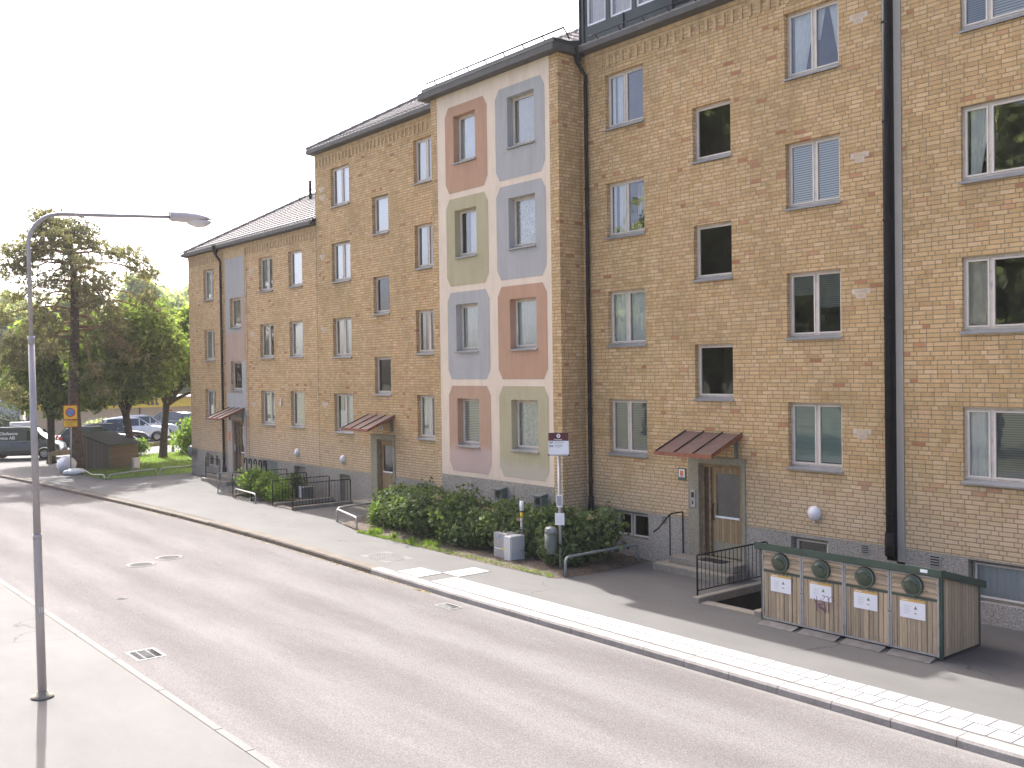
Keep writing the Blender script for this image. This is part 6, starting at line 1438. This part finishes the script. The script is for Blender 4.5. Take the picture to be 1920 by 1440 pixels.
def needle_mesh(tips, name, per=8, ql=12, s=.17):
    rs = np.random.RandomState(3); T = np.array([list(v) for v in tips]); n = len(T)
    c = np.repeat(T, per, axis=0) + rs.normal(size=(n * per, 3)) * np.array([.24, .24, .15])
    c = np.repeat(c, ql, axis=0); N = len(c); d = rs.normal(size=(N, 3)) + np.array([0, 0, .35]); d /= np.linalg.norm(d, axis=1)[:, None]
    w_ = np.cross(d, rs.normal(size=(N, 3))); w_ /= np.linalg.norm(w_, axis=1)[:, None]; ln = s * (.6 + .7 * rs.rand(N))[:, None]; w_ *= .024
    V = np.empty((N, 4, 3)); V[:, 0] = c; V[:, 1] = c + d * ln * .5 + w_; V[:, 2] = c + d * ln; V[:, 3] = c + d * ln * .5 - w_
    me = bpy.data.meshes.new(name); me.vertices.add(N * 4); me.vertices.foreach_set('co', V.astype(np.float32).ravel()); me.loops.add(N * 4); me.loops.foreach_set('vertex_index', np.arange(N * 4, dtype=np.int32)); me.polygons.add(N); me.polygons.foreach_set('loop_start', np.arange(0, N * 4, 4, dtype=np.int32)); me.polygons.foreach_set('loop_total', np.full(N, 4, dtype=np.int32)); me.materials.append(M['needle']); me.update(calc_edges=True)
    o = bpy.data.objects.new(name, me); link(o); o.parent = t; return o
needle_mesh(boughs, 'needles')
# trees beyond the parking place, each its own crown
far = []
kinds = [('broad pale green tree', bl((0, 0, 8.5, 3.2), (0, -2.4, 7, 2.6), (0, 2.6, 7.2, 2.7), (0, .6, 11, 2.6), (0, -1, 5, 2.6), (0, 2.2, 4.6, 2.4))),
         ('tall loose tree', bl((0, 0, 9.5, 2.6), (0, 1.4, 7, 2.4), (0, -1.5, 7, 2.3), (0, .3, 12.4, 2.0), (0, -.3, 4.8, 2.2), (0, .1, 14.2, 1.2)))]
ft = []
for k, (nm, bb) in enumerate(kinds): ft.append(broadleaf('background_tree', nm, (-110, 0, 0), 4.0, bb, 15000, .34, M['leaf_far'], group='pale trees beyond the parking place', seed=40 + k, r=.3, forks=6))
spots = [(0, -140, 26.0, 1.3, 'outermost pale tree at the left edge'), (1, -143, 31.2, 1.2, 'pale tree at the left edge above the patterned hall'), (0, -138, 33.5, 1.22, 'pale tree at the lamp mast, right end of the patterned hall'), (1, -140, 38.5, 1.25, 'pale tree behind the pine trunk, above the shop'),
         (0, -142, 43, 1.2, 'pale tree behind the pine, right of its trunk'), (1, -138, 46.5, 1.38, 'tall pale tree above the maples, right of the pine'), (0, -140, 50.0, 1.42, 'tallest broad pale tree above the light green maple'), (1, -144, 56.0, 1.32, 'pale treetop touching the brick building corner')]
used = [False, False]
for k, x, y, s_, lb in spots:
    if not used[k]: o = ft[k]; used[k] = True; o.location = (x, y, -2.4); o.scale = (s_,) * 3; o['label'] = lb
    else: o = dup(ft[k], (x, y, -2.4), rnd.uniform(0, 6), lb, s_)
# trees on the camera side of the street (seen mirrored in the windows)
for (x, y, s_, lb) in ((-24, -15, 1.18, 'tree opposite the brick building, left one on the camera side'), (-33, -17, .98, 'farther tree on the camera side of the street'), (-17.5, -16, 1.0, 'tree opposite the brick building, right one on the camera side'), (-42, -15, 1.5, 'tallest tree on the camera side of the street'), (-50, -17, 1.15, 'leftmost tree on the camera side of the street')):
    o = dup(ft[0 if y < -16 else 1], (x, y, 0), rnd.uniform(0, 6), lb, s_); o['group'] = 'trees on the camera side of the street'
# bushes
def bush(loc, R3, n, size, leafm, label, group=None, name='bush', flowers=0, seed=0, zc=None, stems=True):
    t = thing(name, loc, label, 'bush', group); ORG[t] = None; zc = zc or R3[2] * .85
    rs = random.Random(seed)
    bb = [((rs.uniform(-.35, .35) * R3[0], rs.uniform(-.35, .35) * R3[1], zc + rs.uniform(-.25, .2) * R3[2]), (R3[0] * .72, R3[1] * .72, R3[2] * .72), 1) for _ in range(5)]
    leaf_cloud(bb, n, size, 'foliage', leafm, t, seed=seed, local=True, spread=.26, sub=n // 20, shell=.62)
    if stems:
        b = MB(); 
        for k in range(7): a = rs.uniform(0, 6.3); b.tube([(.05 * math.cos(a), .05 * math.sin(a), 0), (R3[0] * .5 * math.cos(a), R3[1] * .5 * math.sin(a), zc * 1.1)], [.012, .005], 5)
        b.build('stems', M['bark'], t)
    if flowers:
        for q in range(flowers):
            fc = (rs.uniform(-.75, .75) * R3[0], rs.uniform(-.9, .3) * R3[1], zc + rs.uniform(-.2, .8) * R3[2])
            leaf_cloud([(fc, (.055, .055, .05), 1)], 26, .034, 'flower_head', M['dryflower'], t, seed=seed + 3 + q, local=True, spread=.6, sub=2, shell=.1)
    return t
hy = [(-27.3, 17.2, .6, .55, .42), (-26.5, 16.9, .75, .7, .62), (-25.6, 16.3, .8, .8, .68), (-24.7, 16.1, .85, .85, .72), (-23.8, 15.9, .85, .85, .74), (-22.9, 15.9, .85, .85, .72), (-22.0, 15.95, .85, .85, .74), (-21.1, 15.9, .85, .85, .72), (-20.2, 16.0, .85, .8, .70), (-19.3, 16.2, .8, .7, .66), (-18.4, 16.2, .75, .75, .74), (-17.6, 16.5, .7, .8, .74), (-17.7, 15.65, .5, .5, .42)]
where = ['dark low shrub at the left end of the bed, by the entrance steps', 'dark shrub second from the left end of the bed', 'shrub below the left edge of the painted bay, third from the left', 'broad shrub fourth from the left end of the bed', 'shrub under the rust panel of the bay, fifth from the left', 'shrub under the middle of the bay, sixth from the left', 'shrub in front of the dark plinth opening, seventh from the left', 'shrub behind the grey utility cabinet, left of it', 'shrub directly behind the grey utility cabinet', 'shrub between marker post and bus stop pole', 'shrub just behind the litter bin', 'shrub at the right end, below the corner drainpipe', 'small low shrub right of the bus stop pole']
for i, (x, y, rx, ry, rz_) in enumerate(hy):
    rz_ *= (1, .9, 1.0, .86, 1.04, .9, 1.06, .88, 1.0, .92, 1.05, .95, 1)[i]
    bush((x, y, .05), (rx, ry, rz_), 3400 if i < 12 else 1500, .078, M['leaf_dk'] if i == 0 else M['leaf_hy'], where[i], 'flowering shrubs in the bed below the painted bay', 'shrub', flowers=0 if i < 1 else 6, seed=60 + i)
bush((-25.75, 15.65, .05), (.32, .3, .42), 700, .07, M['leaf_br'], 'small bright yellow green shrub lit by the sun at the front of the bed', None, 'shrub', seed=90)
bush((-35.6, 16.1, .0), (.62, .55, .62), 3000, .06, M['leaf_br'], 'left bright green bush behind the low pipe rail', 'bright green bushes by the cellar railings', seed=91)
bush((-34.5, 16.05, .0), (.62, .5, .58), 2800, .06, M['leaf_br'], 'middle bright green bush behind the low pipe rail', 'bright green bushes by the cellar railings', seed=92)
bush((-33.4, 16.15, .0), (.5, .45, .5), 1500, .06, M['leaf_br'], 'right sparse green bush among the black railings', 'bright green bushes by the cellar railings', seed=93)
bush((-34.2, 17.2, .0), (.4, .35, .6), 1200, .06, M['leaf_hy'], 'darker bush in the shade behind the bright green bushes', 'bright green bushes by the cellar railings', seed=94)
bush((-57.5, 22.4, .0), (1.0, 1.25, 1.2), 4200, .10, M['leaf_br'], 'bright green bush against the corner of the brick building', None, seed=95)
bush((-58.2, 19.2, .0), (.5, .6, .6), 1800, .08, M['leaf_br'], 'low clipped bush left of the right maple trunk', None, seed=96)
bush((-118, 24.5, -2.4), (1.8, 2.2, 1.7), 2600, .2, M['leaf_dk'], 'dark low conifers beside the patterned hall, behind the lamp mast', None, seed=97)
bush((-112, 33.5, -2.4), (1.6, 2.0, 1.2), 2000, .2, M['leaf_far'], 'grey green bush in front of the shop, left of the estate cars', None, seed=98)
# grass blades along the bed edge and the lawn
def tufts_mesh(name, area, n, hgt, m, seed, label=None):
    rs = np.random.RandomState(seed); P = np.array([area() for _ in range(n)]); N = n; a = rs.rand(N) * 6.28; h_ = hgt * (.5 + .8 * rs.rand(N)); lean = rs.normal(size=(N, 2)) * .35 * h_[:, None]; w_ = .006 + .008 * rs.rand(N) + hgt * .02
    V = np.empty((N, 3, 3)); V[:, 0] = np.c_[P[:, 0] - np.cos(a) * w_, P[:, 1] - np.sin(a) * w_, np.full(N, .0)]; V[:, 1] = np.c_[P[:, 0] + np.cos(a) * w_, P[:, 1] + np.sin(a) * w_, np.full(N, .0)]; V[:, 2] = np.c_[P[:, 0] + lean[:, 0], P[:, 1] + lean[:, 1], h_]
    me = bpy.data.meshes.new(name); me.vertices.add(N * 3); me.vertices.foreach_set('co', V.astype(np.float32).ravel()); me.loops.add(N * 3); me.loops.foreach_set('vertex_index', np.arange(N * 3, dtype=np.int32)); me.polygons.add(N); me.polygons.foreach_set('loop_start', np.arange(0, N * 3, 3, dtype=np.int32)); me.polygons.foreach_set('loop_total', np.full(N, 3, dtype=np.int32)); me.materials.append(m); me.update(calc_edges=True)
    o = bpy.data.objects.new(name, me); link(o); o['kind'] = 'stuff'; meta(o, label, 'grass'); return o
rnd.seed(77)
def a1():
    x = rnd.uniform(-25.6, -16.9); return (x, 14.74 + abs(rnd.gauss(0, .12 if x < -21 else .2)))
tufts_mesh('edge_grass', a1, 2600, .09, M['grassblade'], 3, 'thin grass and weeds along the front edge of the soil bed')
def a2():
    while True:
        x, y = rnd.uniform(-59, -46.4), rnd.uniform(13.8, 24)
        if y < 13.8 + (x + 59) * .0 + 20 and (x > -53 or y > 16.8 + max(0, (-56 - x)) * 1.0) and not (x < -51.8 and y < 16): return (x, y)
tufts_mesh('lawn_grass', a2, 22000, .11, M['grassblade'], 4, 'sunlit grass of the lawn between shed and building')
def a3():
    c = rnd.choice(wc); return (c[0] + rnd.gauss(0, .06), c[1] + rnd.gauss(0, .04))
# leaf litter blown along the far kerb
M['litter'] = mat_leaf('dry_litter', (.20, .14, .06), (.42, .33, .14), .1)
_rs = np.random.RandomState(9); _n = 420; _x = -18 - 26 * _rs.rand(_n) ** 1.3; _bl = []
V = np.empty((_n, 4, 3))
for i in range(_n):
    y = itp(KF, _x[i]) - abs(_rs.normal()) * .05 - .02; a = _rs.rand() * 6.28; l_ = .02 + .03 * _rs.rand(); c_, s_ = math.cos(a) * l_, math.sin(a) * l_
    V[i] = [(_x[i] - c_, y - s_, -.116), (_x[i] + s_ * .5, y - c_ * .5, -.108), (_x[i] + c_, y + s_, -.114), (_x[i] - s_ * .5, y + c_ * .5, -.106)]
me = bpy.data.meshes.new('leaf_litter'); me.from_pydata([tuple(v) for v in V.reshape(-1, 3)], [], [(4 * i, 4 * i + 1, 4 * i + 2, 4 * i + 3) for i in range(_n)]); me.materials.append(M['litter'])
o = bpy.data.objects.new('leaf_litter', me); link(o); o['kind'] = 'stuff'; meta(o, 'dry yellow leaf litter along the foot of the far kerb', 'litter')
wc = [(rnd.uniform(-25, -21.8), rnd.uniform(14.8, 15.0)) for _ in range(9)]
tufts_mesh('weeds', a3, 700, .2, M['grassblade'], 5, 'bright green weeds sprouting at the sunny edge of the bed')

# ================================================================== AIR
b = MB(); b.box(-175, 28, -30, 70, -3.9, 24.5)
hm = bpy.data.materials.new('haze_air'); hm.use_nodes = True; hn = hm.node_tree; hn.nodes.clear()
ho = hn.nodes.new('ShaderNodeOutputMaterial'); hv = hn.nodes.new('ShaderNodeVolumePrincipled'); hv.inputs['Color'].default_value = (1, .97, .93, 1); hv.inputs['Density'].default_value = HAZE; hv.inputs['Anisotropy'].default_value = .2
hn.links.new(hv.outputs[0], ho.inputs['Volume'])
o = b.build('haze', hm); o['kind'] = 'stuff'; meta(o, 'thin pale haze over the whole street', 'haze')
